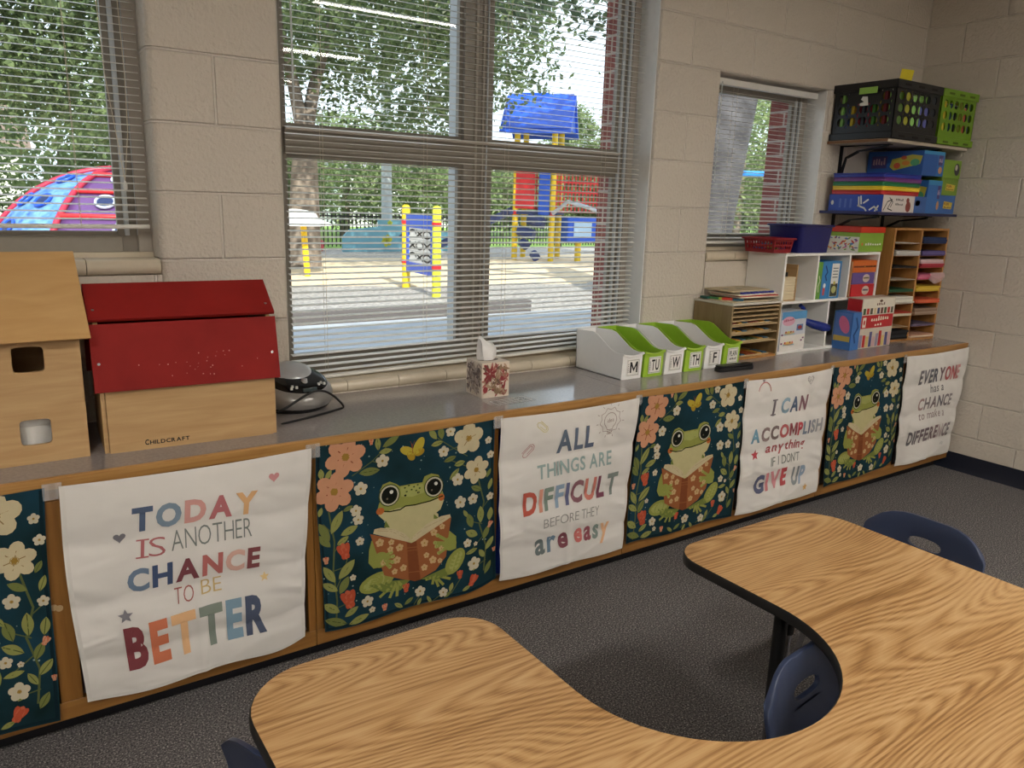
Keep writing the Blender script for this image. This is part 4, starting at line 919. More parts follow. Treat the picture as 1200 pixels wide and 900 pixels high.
# ------------------------------------------------------------------ six weekday bins
def bin_(x, mat, lines, label):
    t = thing('book_bin', label, 'bin', (x, -.304, ZT), 0, 'white and green book bins labelled by weekday')
    W_ = .111; D = .292; tk = .003
    prof = [(0, 0), (D, 0), (D+.006, .166), (D-.10, .172), (D-.13, .166), (.075, .118), (.05, .109), (.02, .106), (-.006, .108)]
    m = MB()
    for x0 in (.002, W_-.002-tk): m.prism(prof, x0, x0+tk, mat, lambda a, b, q: (q, a, b))
    m.box(.002, 0, 0, W_-.002, D, tk, mat); m.hexa([(.002, D-tk, 0), (W_-.002, D-tk, 0), (W_-.002, D, 0), (.002, D, 0), (.002, D+.003, .168), (W_-.002, D+.003, .168), (W_-.002, D+.006, .168), (.002, D+.006, .168)], mat)
    # front wall with a shallow scooped lip
    n = 10; V = []
    for k in range(n+1):
        u = k/n; xx = .002+(W_-.004)*u; zt = .108-.010*math.sin(PI*u); bow = .004*math.sin(PI*u)
        V += [(xx, -bow*.3, 0), (xx, -.006-bow, zt), (xx, -.006-bow+tk, zt), (xx, tk, 0)]
    m.add(V, [(k*4+j, (k+1)*4+j, (k+1)*4+(j+1) % 4, k*4+(j+1) % 4) for k in range(n) for j in range(4)], mat)
    m.build('body', t, smooth=40, merge=False)
    m = MB()
    V = []
    for k in range(n+1):
        u = k/n; xx = -.001+(W_+.002)*u; z = .110-.010*math.sin(PI*u); bow = .004*math.sin(PI*u)
        V += [(xx, -.004-bow, z-.010), (xx, -.013-bow, z-.008), (xx, -.013-bow, z-.002), (xx, -.004-bow, z)]
    m.add(V, [(k*4+j, (k+1)*4+j, (k+1)*4+(j+1) % 4, k*4+(j+1) % 4) for k in range(n) for j in range(4)]+[(3, 2, 1, 0), (n*4, n*4+1, n*4+2, n*4+3)], mat); m.build('front_lip', t, smooth=40)
    c = MB(); y_ = -.0062; c.box(.024, y_, .014, .092, y_+.0008, .084, M_PAPER)
    A = Art(c, face_map((0, y_, 0), (1, 0, 0), (0, 0, 1), (0, -1, 0)), .05)
    A.line([(.028, .018), (.088, .018), (.088, .080), (.028, .080), (.028, .018)], .0012, M_INK)
    if lines == 'PLAN': A.word('PLAN', (.037, .046), (.083, .048), (.037, .070), [M_INK], .02); A.scrawl(5, (.038, .028), (.082, .029), (.038, .040), [C((70, 70, 74), .6)], .0)
    else:
        h_ = {'M': .042, 'W': .044, 'F': .022, 'TU': .042, 'TH': .044}[lines]; A.word(lines, (.061-h_/2, .028), (.061+h_/2, .028), (.061-h_/2, .073), [M_INK], .02)
        for k in range(5): A.rect(.0305, .030+.008*k, .034, .034+.008*k, C((90, 90, 94), .6))
    o = c.build('label_card', t, smooth=0, merge=False); o.rotation_euler = (.035, 0, 0)
for x, mt, s, lb in ((1.452, M_WHITEP, 'M', 'white book bin with M card, in front of the window blind'), (1.5725, M_LIME, 'TU', 'lime green book bin with TU card'), (1.693, M_WHITEP, 'W', 'white book bin with W card, standing between two green bins'),
                     (1.8135, M_LIME, 'TH', 'lime green book bin with TH card'), (1.934, M_WHITEP, 'F', 'white book bin with F card behind the black case'), (2.0545, M_LIME, 'PLAN', 'lime green book bin with PLAN card beside the puzzle rack')):
    bin_(x, mt, s, lb)
t = thing('zip_case', 'black oblong case lying before the F bin', 'case', (2.05, -.378, ZT+.0005), -.08)
m = MB(); m.prism(rrect(.21, .05, .022, 6), 0, .018, M_BLACK); m.build('base', t, bev=.004)
m = MB(); m.prism(rrect(.205, .046, .02, 6), .0185, .027, C((30, 30, 32), .35)); m.build('lid', t, bev=.005)
m = MB(); m.prism(rrect(.03, .012, .004, 3, .02, 0), .0272, .031, C((90, 90, 94), .3)); m.build('clasp', t, bev=.001)

# ------------------------------------------------------------------ puzzle rack with boards
t = thing('puzzle_rack', 'brown wooden puzzle rack with closely spaced slots beside the PLAN bin', 'rack', (2.1725, -.236, ZT))
RW, RD, RH = .352, .232, .258
for x in (0, RW-.011): MB().box(x, 0, 0, x+.011, RD, RH, M_RACK).build('side_panel', t, bev=.001)
MB().box(.0115, RD-.005, .012, RW-.0115, RD, RH-.012, M_RACK).build('back_panel', t, smooth=0)
MB().box(-.004, -.006, RH, RW+.004, RD, RH+.010, C((206, 202, 190), .45)).build('top_panel', t, bev=.001)
MB().box(.0115, -.001, 0, RW-.0115, RD-.006, .010, M_SORT).build('bottom_panel', t, bev=.001)
for z in (.076, .118, .158, .182, .201, .223, .242):
    MB().box(.0115, .004, z, RW-.0115, RD-.006, z+.006, C((176, 152, 114), .6)).build('shelf', t, smooth=0)
BOARDS = [(.0105, (150, 74, 40)), (.0825, (70, 96, 62)), (.1245, (188, 164, 124)), (.1645, (150, 70, 58))]
for z, c, in BOARDS:
    wd = {(.0105): 'lowest slot, rusty brown', .0825: 'slot above the lowest, green', .1245: 'third slot from below, tan', .1645: 'fourth slot from below, red'}[z]
    tt = thing('puzzle_board', 'thin puzzle board in the rack\'s '+wd, 'puzzle', (2.19, -.232+.008, ZT+z), 0, 'puzzle boards in the rack')
    m = MB(); m.box(0, 0, 0, .29, .20, .006, C((190, 166, 126), .6)); m.build('board', tt, smooth=0)
    m = MB(); r = random.Random(int(z*1e4))
    for k in range(7): x = .012+.040*k; m.box(x, .006, .006, x+.028, .05+.1*r.random(), .0105, C([c, (200, 150, 60), (60, 110, 140), c][k % 4], .5))
    m.build('pieces', tt, smooth=0)
# boards stacked on the rack
zt = ZT+RH+.010
t = thing('puzzle_board', 'puzzle board with green, yellow and red pieces, lowest on the rack\'s top', 'puzzle', (2.190, -.222, zt+.0004), .0, 'puzzle boards on top of the rack')
m = MB(); m.box(0, 0, 0, .325, .212, .005, C((206, 190, 160), .6)); m.build('board', t, bev=.001)
for k, (c, x, l) in enumerate((((30, 84, 74), -.004, .05), ((48, 110, 60), .03, .06), ((170, 196, 70), .075, .03), ((206, 64, 50), .10, .07), ((40, 96, 120), .18, .05))):
    m = MB(); m.prism(rrect(.022, l, .006, 3, 0, 0), .005, .015, C(c, .4)); o = m.build('puzzle_piece', t, loc=(-.002+.018*k, .168-.034*k, 0), rot=(0, 0, .2*k)); o['label'] = ('dark green', 'green', 'yellow green', 'red', 'blue')[k]+' puzzle piece'
t = thing('puzzle_board', 'pale puzzle board with red edge, second on the rack\'s top', 'puzzle', (2.262, -.205, zt+.0165), -.03, 'puzzle boards on top of the rack')
MB().box(0, 0, 0, .30, .195, .006, C((224, 214, 192), .6)).build('board', t, bev=.001); MB().box(.004, .006, .0062, .296, .19, .010, C((176, 48, 42), .6)).build('pieces', t)
t = thing('puzzle_board', 'pale puzzle board with blue pieces along its front, third on the rack\'s top', 'puzzle', (2.255, -.200, zt+.0275), .02, 'puzzle boards on top of the rack')
MB().box(0, 0, 0, .31, .19, .006, C((226, 216, 194), .6)).build('board', t, bev=.001)
for k in range(8):
    m = MB(); m.prism(rrect(.030, .022, .008, 3), .0062, .0135, C((46, 56, 150), .45)); m.build('puzzle_piece', t, loc=(.05+.034*k, .018+.004*(k % 2), 0))
t = thing('puzzle_board', 'beige wooden puzzle board topmost on the rack', 'puzzle', (2.235, -.175, zt+.0415), .03, 'puzzle boards on top of the rack')
MB().box(0, 0, 0, .28, .165, .008, C((198, 182, 150), .6)).build('board', t, bev=.001)
m = MB(); A = Art(m, face_map((0, 0, .0085), (1, 0, 0), (0, 1, 0), (0, 0, 1)), .2); r = random.Random(3)
for k in range(9): A.ell(.03+.027*k, .05+.09*r.random(), .012, .02, C([(176, 160, 128), (150, 160, 150), (206, 196, 170)][k % 3], .6), r.random()*3)
m.build('printed_shapes', t, smooth=0)

# ------------------------------------------------------------------ white cube shelf
t = thing('cube_shelf', 'white two-tier cube shelf standing on the worktop', 'shelf unit', (2.530, -.226, ZT))
SW, SD, SH = .795, .222, .490; th = .013
for x in (0, SW-th): MB().box(x, 0, 0, x+th, SD, SH-th, M_WHITE).build('side_panel', t, bev=.001)
MB().box(0, -.001, SH-th, SW, SD, SH, M_WHITE).build('top_panel', t, bev=.001)
MB().box(th, 0, 0, SW-th, SD, th, M_WHITE).build('bottom_panel', t, bev=.001)
MB().box(th, 0, .246, SW-th, SD, .246+th, M_WHITE).build('middle_shelf', t, bev=.001)
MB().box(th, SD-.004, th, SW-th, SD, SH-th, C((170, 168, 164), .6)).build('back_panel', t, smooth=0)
for x, a, b in ((.262, .259, SH-th), (.530, .259, SH-th), (.392, th, .246)):
    MB().box(x-th/2, 0, a, x+th/2, SD-.005, b, M_WHITE).build('divider', t, bev=.001)
ZM = ZT+.2595; ZB = ZT+th+.0005; YS = -.226
def carton(name, label, cat, loc, dims, rz, cols, group=None, art=None, bev=.0015):
    """cardboard box with printed faces: art(A_front, A_left, A_top, dims)"""
    t = thing(name, label, cat, loc, rz, group); w_, d, h = dims
    m = MB(); m.box(0, 0, 0, w_, d, h, C(cols, .4)); m.build('carton', t, bev=bev)
    if art:
        m = MB()
        Af = Art(m, face_map((0, -.0003, 0), (1, 0, 0), (0, 0, 1), (0, -1, 0), .0003), .3); Al = Art(m, face_map((-.0003, d, 0), (0, -1, 0), (0, 0, 1), (-1, 0, 0), .0003), .3)
        At = Art(m, face_map((0, 0, h+.0003), (1, 0, 0), (0, 1, 0), (0, 0, 1), .0003), .3)
        art(Af, Al, At, w_, d, h); m.build('printing', t, smooth=0, merge=False)
    return t
# upper row
t = thing('block_tray', 'pale wooden tray of stacked wood slats inside the white shelf', 'tray', (2.548, YS+.012, ZM), 0)
BL_ = C((222, 206, 172), .6)
for a in ((0, 0, 0, .105, .18, .006), (.098, 0, .006, .105, .18, .175), (0, .173, .006, .098, .18, .175)): MB().box(*a, M_PLY).build('tray_side', t, smooth=0)
for k in range(8): MB().box(.001, .002, .0065+.0138*k, .0965, .15, .0065+.0138*k+.0128, BL_).build('wood_slat', t, bev=.001)
m = MB(); m.lathe([(.012, 0), (.012, .02)], (.05, .03, .118), M_BLACK, 12); m.build('knob', t)
carton('game_box', 'narrow green game box upright in the white shelf\'s middle cube', 'game box', (2.800, YS+.003, ZM), (.038, .17, .186), 0, (104, 160, 62), 'boxes in the middle cube', lambda Af, Al, At, w_, d, h: Af.line([(w_*.5, h*.2), (w_*.35, h*.35), (w_*.65, h*.5), (w_*.4, h*.62)], .006, C((220, 230, 190), .5)))
carton('game_box', 'blue game box upright beside the narrow green box', 'game box', (2.8395, YS+.003, ZM), (.058, .17, .187), 0, (58, 132, 196), 'boxes in the middle cube', lambda Af, Al, At, w_, d, h: (Af.line([(w_*.65, h*.5), (w_*.45, h*.62), (w_*.7, h*.72), (w_*.4, h*.88)], .009, C((28, 66, 128), .5)), Af.rect(w_*.25, h*.1, w_*.55, h*.3, C((204, 84, 84), .5)), Af.ell(w_*.45, h*.36, .010, .012, C((236, 240, 240), .5))))
def a_lbl(Af, Al, At, w_, d, h):
    Af.rect(w_*.18, h*.05, w_*.82, h*.94, M_PAPER); Af.layer = 2; Af.rect(w_*.2, h*.06, w_*.8, h*.40, C((60, 60, 44), .5)); Af.layer = 3
    Af.ell(w_*.5, h*.24, w_*.2, h*.10, C((186, 186, 120), .5)); Af.star(w_*.5, h*.42, .014, C((206, 190, 60), .5)); 
    for k in range(4): Af.rect(w_*.28, h*(.56+.08*k), w_*.72, h*(.585+.08*k), C((110, 116, 120), .5))
carton('game_box', 'blue box with a white paper label in the white shelf\'s middle cube', 'game box', (2.8985, YS+.004, ZM), (.098, .17, .188), 0, (52, 128, 190), 'boxes in the middle cube', a_lbl)
carton('wood_panel', 'thin brown board upright beside the stack of three boxes', 'board', (3.069, YS-.006, ZM), (.010, .18, .185), 0, (176, 130, 92))
def a_strip(c2):
    return lambda Af, Al, At, w_, d, h: (Af.ell(w_*.62, h*.5, w_*.16, h*.36, C((214, 196, 186), .5)), Af.rect(w_*.50, h*.46, w_*.74, h*.6, C(c2, .5)))
carton('game_box', 'red game box lying lowest in the white shelf\'s third cube', 'game box', (3.085, YS-.008, ZM), (.205, .18, .066), 0, (200, 44, 50), 'stack of three boxes', a_strip((80, 60, 130)))
carton('game_box', 'purple game box between a red and an orange box', 'game box', (3.083, YS-.008, ZM+.0665), (.200, .18, .060), 0, (104, 84, 150), 'stack of three boxes', a_strip((190, 180, 90)))
carton('game_box', 'orange game box topmost in the white shelf\'s third cube', 'game box', (3.082, YS-.006, ZM+.127), (.212, .18, .062), 0, (212, 108, 44), 'stack of three boxes', lambda Af, Al, At, w_, d, h: (Af.rect(w_*.02, h*.42, w_*.98, h*.56, C((120, 62, 36), .5)), Af.rect(w_*.45, h*.46, w_*.52, h*.53, C((220, 180, 60), .5)), Af.rect(w_*.6, h*.46, w_*.7, h*.53, C((220, 180, 60), .5)), Af.rect(w_*.8, h*.46, w_*.86, h*.53, C((230, 200, 90), .5))))
# lower row
def a_cart(Af, Al, At, w_, d, h):
    Af.rect(0, h*.80, w_, h, C((86, 150, 200), .5)); Af.rect(0, 0, w_, h*.40, C((232, 228, 222), .5)); Af.layer = 2
    Af.ell(w_*.28, h*.76, w_*.25, h*.12, C((222, 170, 190), .5)); Af.layer = 3; Af.scrawl(7, (w_*.09, h*.745), (w_*.47, h*.775), (w_*.09, h*.82), [C((170, 50, 90), .5)], .03)
    Af.rect(w_*.62, h*.50, w_*.88, h*.66, C((96, 130, 176), .5)); Af.layer = 4; Af.ell(w_*.75, h*.58, w_*.09, h*.05, C((150, 60, 60), .5))
    for yy, c in ((.44, (206, 180, 130)), (.17, (222, 170, 110))):
        Af.layer = 4; Af.rect(w_*.13, h*(yy-.03), w_*.58, h*yy, C((150, 190, 206), .5)); Af.ell(w_*.35, h*(yy+.02), w_*.20, h*.045, C(c, .5)); Af.layer = 5
        for k in range(4): Af.ell(w_*(.2+.1*k), h*(yy+.045), w_*.03, h*.025, C([(190, 70, 60), (220, 200, 90), (140, 90, 60), (206, 120, 110)][k], .5))
    for x, y in ((.06, .42), (.06, .2), (.86, .24), (.92, .3)): Af.ell(w_*x, h*y, w_*.04, h*.022, C((120, 60, 110), .5))
carton('game_box', 'white and sky blue play food box in the shelf\'s lower left cube', 'game box', (2.548, YS-.004, ZB), (.205, .10, .195), .04, (206, 210, 220), None, a_cart)
t = thing('toy_pan', 'dark blue toy with a thick round handle beside the play food box', 'toy', (2.772, YS+.01, ZB), 0)
BT = C((24, 44, 128), .25); m = MB(); m.tube([(0, .03, .0), (0, .03, .12), (-.005, .03, .20), (-.03, .03, .215)], [.012, .012, .012, .010], BT, 12); m.build('stand', t)
m = MB(); m.tube([(.01, .025, .135), (.05, .0, .118), (.10, -.025, .105), (.13, -.035, .100)], [.016, .022, .024, .017], BT, 16); m.build('handle', t, smooth=60)
def a_big(Af, Al, At, w_, d, h):
    W0 = C((226, 218, 202), .5); R0 = C((188, 40, 44), .5)
    Af.rect(w_*.02, h*.70, w_*.98, h*.98, W0); Af.rect(w_*.02, h*.40, w_*.98, h*.66, R0); Af.layer = 2
    r = random.Random(9)
    for k in range(9): Af.rect(w_*(.04+.105*k), h*.68, w_*(.04+.105*k+.075), h*.80, C([(70, 96, 60), (190, 56, 50), (90, 86, 70), (206, 190, 150), (60, 70, 110), (110, 70, 60)][k % 6], .5))
    Af.ell(w_*.55, h*.935, w_*.05, h*.025, C((90, 60, 40), .5)); Af.scrawl(5, (w_*.42, h*.84), (w_*.68, h*.85), (w_*.42, h*.90), [C((90, 50, 40), .5)], .03)
    Af.scrawl(8, (w_*.30, h*.52), (w_*.85, h*.55), (w_*.30, h*.62), [C((232, 222, 200), .5)], .03); Af.scrawl(3, (w_*.42, h*.43), (w_*.66, h*.44), (w_*.42, h*.49), [C((232, 222, 200), .5)], .02)
    Af.rect(w_*.06, h*.42, w_*.16, h*.62, W0); Af.layer = 3; Af.ell(w_*.11, h*.52, w_*.025, h*.05, R0)
    for k in range(10): Af.rect(w_*(.02+.097*k), h*.02, w_*(.02+.097*k+.08), h*(.22+.12*r.random()), C([(150, 140, 160), (190, 50, 50), (214, 186, 120), (92, 90, 140), (206, 170, 170)][k % 5], .5))
    Al.rect(d*.02, h*.72, d*.98, h*.98, R0); Al.layer = 2
    for k in range(4): Al.rect(d*(.06+.24*k), h*.52, d*(.06+.24*k+.18), h*.66, C([(60, 110, 70), (120, 160, 190), (70, 80, 150), (120, 70, 130)][k], .5))
carton('game_box', 'big white and red game box standing in front of the white shelf', 'game box', (3.072, YS-.092, ZT+.0005), (.300, .085, .262), .0, (206, 196, 180), None, a_big)
def a_pink(Af, Al, At, w_, d, h):
    Al.rect(d*.06, h*.30, d*.94, h*.97, C((96, 130, 200), .5)); Al.layer = 2; Al.ell(d*.58, h*.66, d*.26, h*.24, C((222, 120, 160), .5), .4); Al.rect(d*.06, h*.22, d*.94, h*.36, C((206, 180, 90), .5))
    Af.line([(w_*.5, h*.2), (w_*.3, h*.4), (w_*.7, h*.6), (w_*.4, h*.85)], .012, C((30, 70, 130), .5))
carton('game_box', 'blue box with pink picture, standing before the big white and red box', 'game box', (2.990, YS-.10, ZT+.0005), (.075, .105, .195), 0, (64, 116, 184), None, a_pink)

# on top of the white shelf
ZW = ZT+SH+.0005
t = thing('plastic_basket', 'small dark red slotted basket of crayons on the white shelf', 'basket', (2.478, -.192, ZW))
RB = C((142, 24, 34), .35); wB, dB, hB = .130, .165, .066
def side_holes(n, rows, z0, z1): return [k/n for k in range(n+1)], [0]+[z0+(z1-z0)*k/rows for k in range(rows+1)]+[1]
m = MB()
def wall4(m, wd, dp, h, fl, th, mat, nx, ny, rows, rz0, rz1, rr, seg=10, p=2.0, skip=()):
    """four walls of an open crate, flaring outwards by fl, pierced by rows of holes"""
    for side in range(4):
        L = wd if side % 2 == 0 else dp; n = nx if side % 2 == 0 else ny
        us, vv = side_holes(n, rows, rz0, rz1)
        us = [0]+[.06+.88*k/n for k in range(n+1)]+[1]
        H = {(i, j): (rr[0]*.88/n, rr[1]*(rz1-rz0)/rows) for i in range(1, n+1) for j in range(1, rows+1) if (side, i, j) not in skip}
        def f(u, v, w_, side=side, L=L):
            e = fl*v; a = -e+(L+2*e)*u; b = -e+w_
            q = [(a, b), (wd-b, a), (wd-a, dp-b), (b, dp-a)][side]
            return (q[0], q[1], v*h)
        m.holed(us, vv, H, f, th, mat, seg=seg, p=p)
    m.box(0, 0, 0, wd, dp, .003, mat)
wall4(m, wB, dB, hB, .008, .003, RB, 7, 9, 2, .22, .86, (.38, .40), 8, 3); m.build('basket_body', t, smooth=30)
m = MB(); P = rrect(wB+.034, dB+.034, .012, 4, wB/2, dB/2); m.tube([(x, y, hB) for x, y in P], .005, RB, 8, closed=True); m.build('rim', t)
r = random.Random(5)
for k in range(16):
    c = [(196, 150, 40), (60, 90, 160), (150, 40, 50), (90, 130, 60), (220, 190, 70), (110, 60, 120)][k % 6]
    x, y, a = .022+.0055*k, .03+.10*r.random(), r.uniform(-.4, .4)
    o = thing('crayon', 'crayon lying in the small dark red basket', 'crayon', (2.478+x, -.192+y, ZW+.0085+.0098*(k % 4)), 0, 'crayons in the red basket')
    m = MB(); m.tube([(-.003*math.sin(a), -.028, 0), (.003*math.sin(a), .028, 0)], .0042, C(c, .6), 7); m.tube([(.003*math.sin(a), .028, 0), (.0033*math.sin(a), .037, 0)], [.0042, .0015], C(c, .6), 7); m.build('wax_stick', o)
t = thing('storage_bin', 'open navy blue plastic bin on the white shelf', 'bin', (2.648, -.212, ZW))
NB = C((26, 30, 98), .3); m = MB(); wN, dN, hN = .232, .180, .130
for th_, z0 in ((0, 0),):
    o_ = [rrect(wN, dN, .018, 4, wN/2, dN/2), rrect(wN+.024, dN+.024, .02, 4, wN/2, dN/2), rrect(wN+.018, dN+.018, .018, 4, wN/2, dN/2), rrect(wN-.006, dN-.006, .016, 4, wN/2, dN/2)]
    zz = [0, hN, hN, .004]; n = len(o_[0]); V = [(x, y, z) for P, z in zip(o_, zz) for x, y in P]
    m.add(V, [(k*n+i, k*n+(i+1) % n, (k+1)*n+(i+1) % n, (k+1)*n+i) for k in range(3) for i in range(n)]+[tuple(range(n))[::-1], tuple(range(3*n, 4*n))], NB)
m.build('body', t, smooth=40)
m = MB(); P = rrect(wN+.036, dN+.036, .024, 4, wN/2, dN/2); m.tube([(x, y, hN) for x, y in P], .005, NB, 8, closed=True); m.build('rim', t)
def a_mk(Af, Al, At, w_, d, h):
    Al.rect(d*.0, 0, d*1.0, h*.78, C((226, 224, 214), .5)); Al.layer = 2; r = random.Random(8)
    for k in range(40): Al.leaf(r.uniform(.01, d-.01), r.uniform(.008, h*.72), r.uniform(.012, .03), r.uniform(.005, .011), r.uniform(0, 3), C([(200, 80, 60), (90, 130, 190), (230, 150, 60), (110, 100, 150), (130, 170, 80), (210, 120, 150)][k % 6], .5)); Al.layer = 2+k % 3
    Af.ell(w_*.13, h*.40, w_*.035, h*.08, C((220, 120, 60), .5)); Af.scrawl(7, (w_*.24, h*.34), (w_*.92, h*.34), (w_*.24, h*.50), [M_PAPER], .03)
t = carton('marker_box', 'green marker box with red lid on the white shelf', 'box', (3.148, -.205, ZW), (.222, .185, .098), .0, (140, 178, 66), None, a_mk)
MB().box(-.004, -.004, .0985, .226, .189, .130, C((208, 58, 36), .4)).build('lid', t, bev=.002)

# ------------------------------------------------------------------ oak literature sorter with paper
SRZ = -.108; SORG = Vector((3.392, -.252, ZT))
t = thing('paper_sorter', 'oak paper sorter with two columns of slots by the block wall', 'sorter', SORG, SRZ)
OW, OD, OH = .458, .240, .618; tk = .012
for x in (0, OW-tk): MB().box(x, 0, 0, x+tk, OD, OH-tk, M_SORT).build('side_panel', t, bev=.001)
MB().box(OW/2-tk/2, 0, tk, OW/2+tk/2, OD-.005, OH-tk, M_SORT).build('divider', t, bev=.001)
MB().box(0, 0, OH-tk, OW, OD, OH, M_SORT).build('top_panel', t, bev=.001); MB().box(tk, 0, 0, OW-tk, OD, tk, M_SORT).build('bottom_panel', t, bev=.001)
MB().box(tk, OD-.004, tk, OW-tk, OD, OH-tk, C((96, 62, 34), .7)).build('back_panel', t, smooth=0)
SL = [.0125+.0655*k for k in range(9)]
for c in (0, 1):
    x0 = tk+.0005 if c == 0 else OW/2+tk/2+.0005; x1 = OW/2-tk/2-.0005 if c == 0 else OW-tk-.0005
    for z in SL[1:]: MB().box(x0, .006, z-.004, x1, OD-.005, z, C((150, 104, 62), .6)).build('slot_shelf', t, smooth=0)
SM = Matrix.Translation(SORG) @ Matrix.Rotation(SRZ, 4, 'Z')
def papers(col, slot, n, h, c, label, out=0.004, jit=.003, seed=1):
    r = random.Random(seed); x0 = tk+.003 if col == 0 else OW/2+tk/2+.003
    p = SM @ Vector((x0, -out, SL[slot]+.0006)); tt = thing('paper_stack', label, 'paper', p, SRZ, 'paper stacks in the oak sorter')
    for k in range(n):
        m = MB(); dx, dy = r.uniform(0, jit), r.uniform(-jit, jit); cc = c[k % len(c)] if isinstance(c, list) else c; m.box(dx, dy, h*k/n, .198+dx, .215+dy, h*(k+1)/n-.0003, C(cc, .8)); m.build('sheet_bundle', tt, smooth=0)
papers(0, 8, 1, .003, (206, 204, 196), 'few white sheets in the oak sorter\'s top slot of the shelf-side column', .006, .003, 1)
papers(0, 7, 4, .026, [(214, 212, 208), (196, 194, 190)], 'thick white paper stack, second slot down of the shelf-side column', .010, .006, 2)
papers(0, 6, 2, .008, (34, 32, 32), 'thin black folder stack below the thick white stack', .006, .003, 3)
papers(0, 5, 1, .003, (200, 188, 170), 'few cream sheets in the slot above the green paper', .004, .003, 4)
papers(0, 4, 2, .014, (40, 84, 56), 'dark green paper stack in the oak sorter', .004, .003, 5)
papers(0, 3, 6, .040, [(224, 220, 208), (206, 200, 188), (230, 226, 214)], 'thick cream paper stack below the dark green paper', .012, .010, 6)
papers(0, 2, 3, .020, [(214, 204, 176), (204, 196, 170), (176, 62, 44)], 'cream paper stack with a red sheet on top', .008, .006, 7)
papers(0, 1, 1, .004, (186, 160, 124), 'few tan sheets in the slot above the black folders', .005, .003, 8)
papers(0, 0, 4, .048, [(26, 26, 28), (44, 46, 52), (22, 22, 24), (32, 32, 36)], 'black folder stack in the bottom slot of the shelf-side column', .006, .005, 9)
papers(1, 8, 3, .034, (40, 54, 92), 'dark blue paper stack in the top slot of the wall-side column', .006, .004, 10)
papers(1, 7, 4, .026, [(88, 74, 126), (104, 92, 140), (96, 84, 134)], 'purple paper stack in the oak sorter', .008, .006, 11)
papers(1, 6, 4, .044, [(168, 50, 62), (176, 60, 72), (206, 172, 176), (214, 186, 188)], 'red and pale pink paper stack below the purple paper', .008, .006, 12)
papers(1, 5, 3, .028, [(212, 96, 130), (220, 130, 156), (206, 110, 140)], 'pink paper stack in the oak sorter', .008, .006, 13)
papers(1, 4, 3, .028, [(214, 180, 60), (222, 192, 84)], 'yellow paper stack in the oak sorter', .008, .006, 14)
papers(1, 3, 3, .022, [(206, 92, 56), (214, 110, 74)], 'orange paper stack below the yellow paper', .010, .006, 15)
papers(1, 2, 4, .036, [(150, 124, 104), (164, 142, 124), (134, 110, 92)], 'brown paper stack below the orange paper', .014, .008, 16)
papers(1, 1, 2, .012, [(122, 106, 130), (110, 96, 118)], 'dull mauve paper stack above the bottom slot', .008, .005, 17)
papers(1, 0, 3, .018, [(206, 168, 140), (226, 206, 180), (196, 150, 124)], 'peach paper stack in the bottom slot of the wall-side column', .008, .006, 18)
p = SM @ Vector((.335, -.016, SL[5]+.030)); t = thing('plastic_bag', 'crumpled clear plastic bag hanging over the pink paper', 'bag', p, SRZ)
m = MB(); r = random.Random(6); n = 9; V = []
for j in range(n):
    for i in range(n): V.append((-.03+.125*i/(n-1), -.004-.006*r.random()-(.008*math.sin(PI*j/(n-1))), .010-.062*j/(n-1)*(.6+.4*math.sin(PI*i/(n-1)))))
m.add(V, [(j*n+i, j*n+i+1, (j+1)*n+i+1, (j+1)*n+i) for j in range(n-1) for i in range(n-1)], clear_mat('bag_plastic', (226, 204, 204), .5)); m.build('bag_film', t, smooth=20)

# ------------------------------------------------------------------ the two wall shelves
SX0, SX1 = 3.072, 3.835
def wall_shelf(label, z, th, mat, fmat):
    t = thing('wall_shelf', label, 'shelf', (SX0, 0, z))
    MB().box(0, -.335, -th, SX1-SX0, -.001, 0, mat).build('board', t, bev=.001)
    MB().box(-.0006, -.334, -th+.001, -.0001, -.002, -.001, fmat).build('end_edge', t, smooth=0)
    for x in (.13, .60):
        b = MB(); b.box(x-.012, -.006, -.19, x+.012, -.0008, -th-.001, M_BLACK); b.box(x-.012, -.28, -th-.006, x+.012, -.006, -th-.001, M_BLACK)
        pts = [(x, -.26, -th-.006), (x, -.10, -.035-th*.5), (x, -.035, -.075), (x, -.006, -.18)]
        for q in range(3): (xa, ya, za), (xb, yb, zb) = pts[q], pts[q+1]; b.hexa([(x-.010, ya, za-.010), (x+.010, ya, za-.010), (x+.010, yb-.008, zb-.006), (x-.010, yb-.008, zb-.006), (x-.010, ya, za), (x+.010, ya, za), (x+.010, yb, zb), (x-.010, yb, zb)], M_BLACK)
        b.build('bracket', t, smooth=0)
    return t
ZU, ZL = 1.783, 1.432
wall_shelf('pale wall shelf with brown end holding the black and green crates', ZU, .016, C((188, 176, 158), .4), C((120, 84, 54), .7))
wall_shelf('dark blue wall shelf holding the stacked boxes and trays', ZL, .014, C((34, 34, 74), .35), C((38, 36, 92), .4))
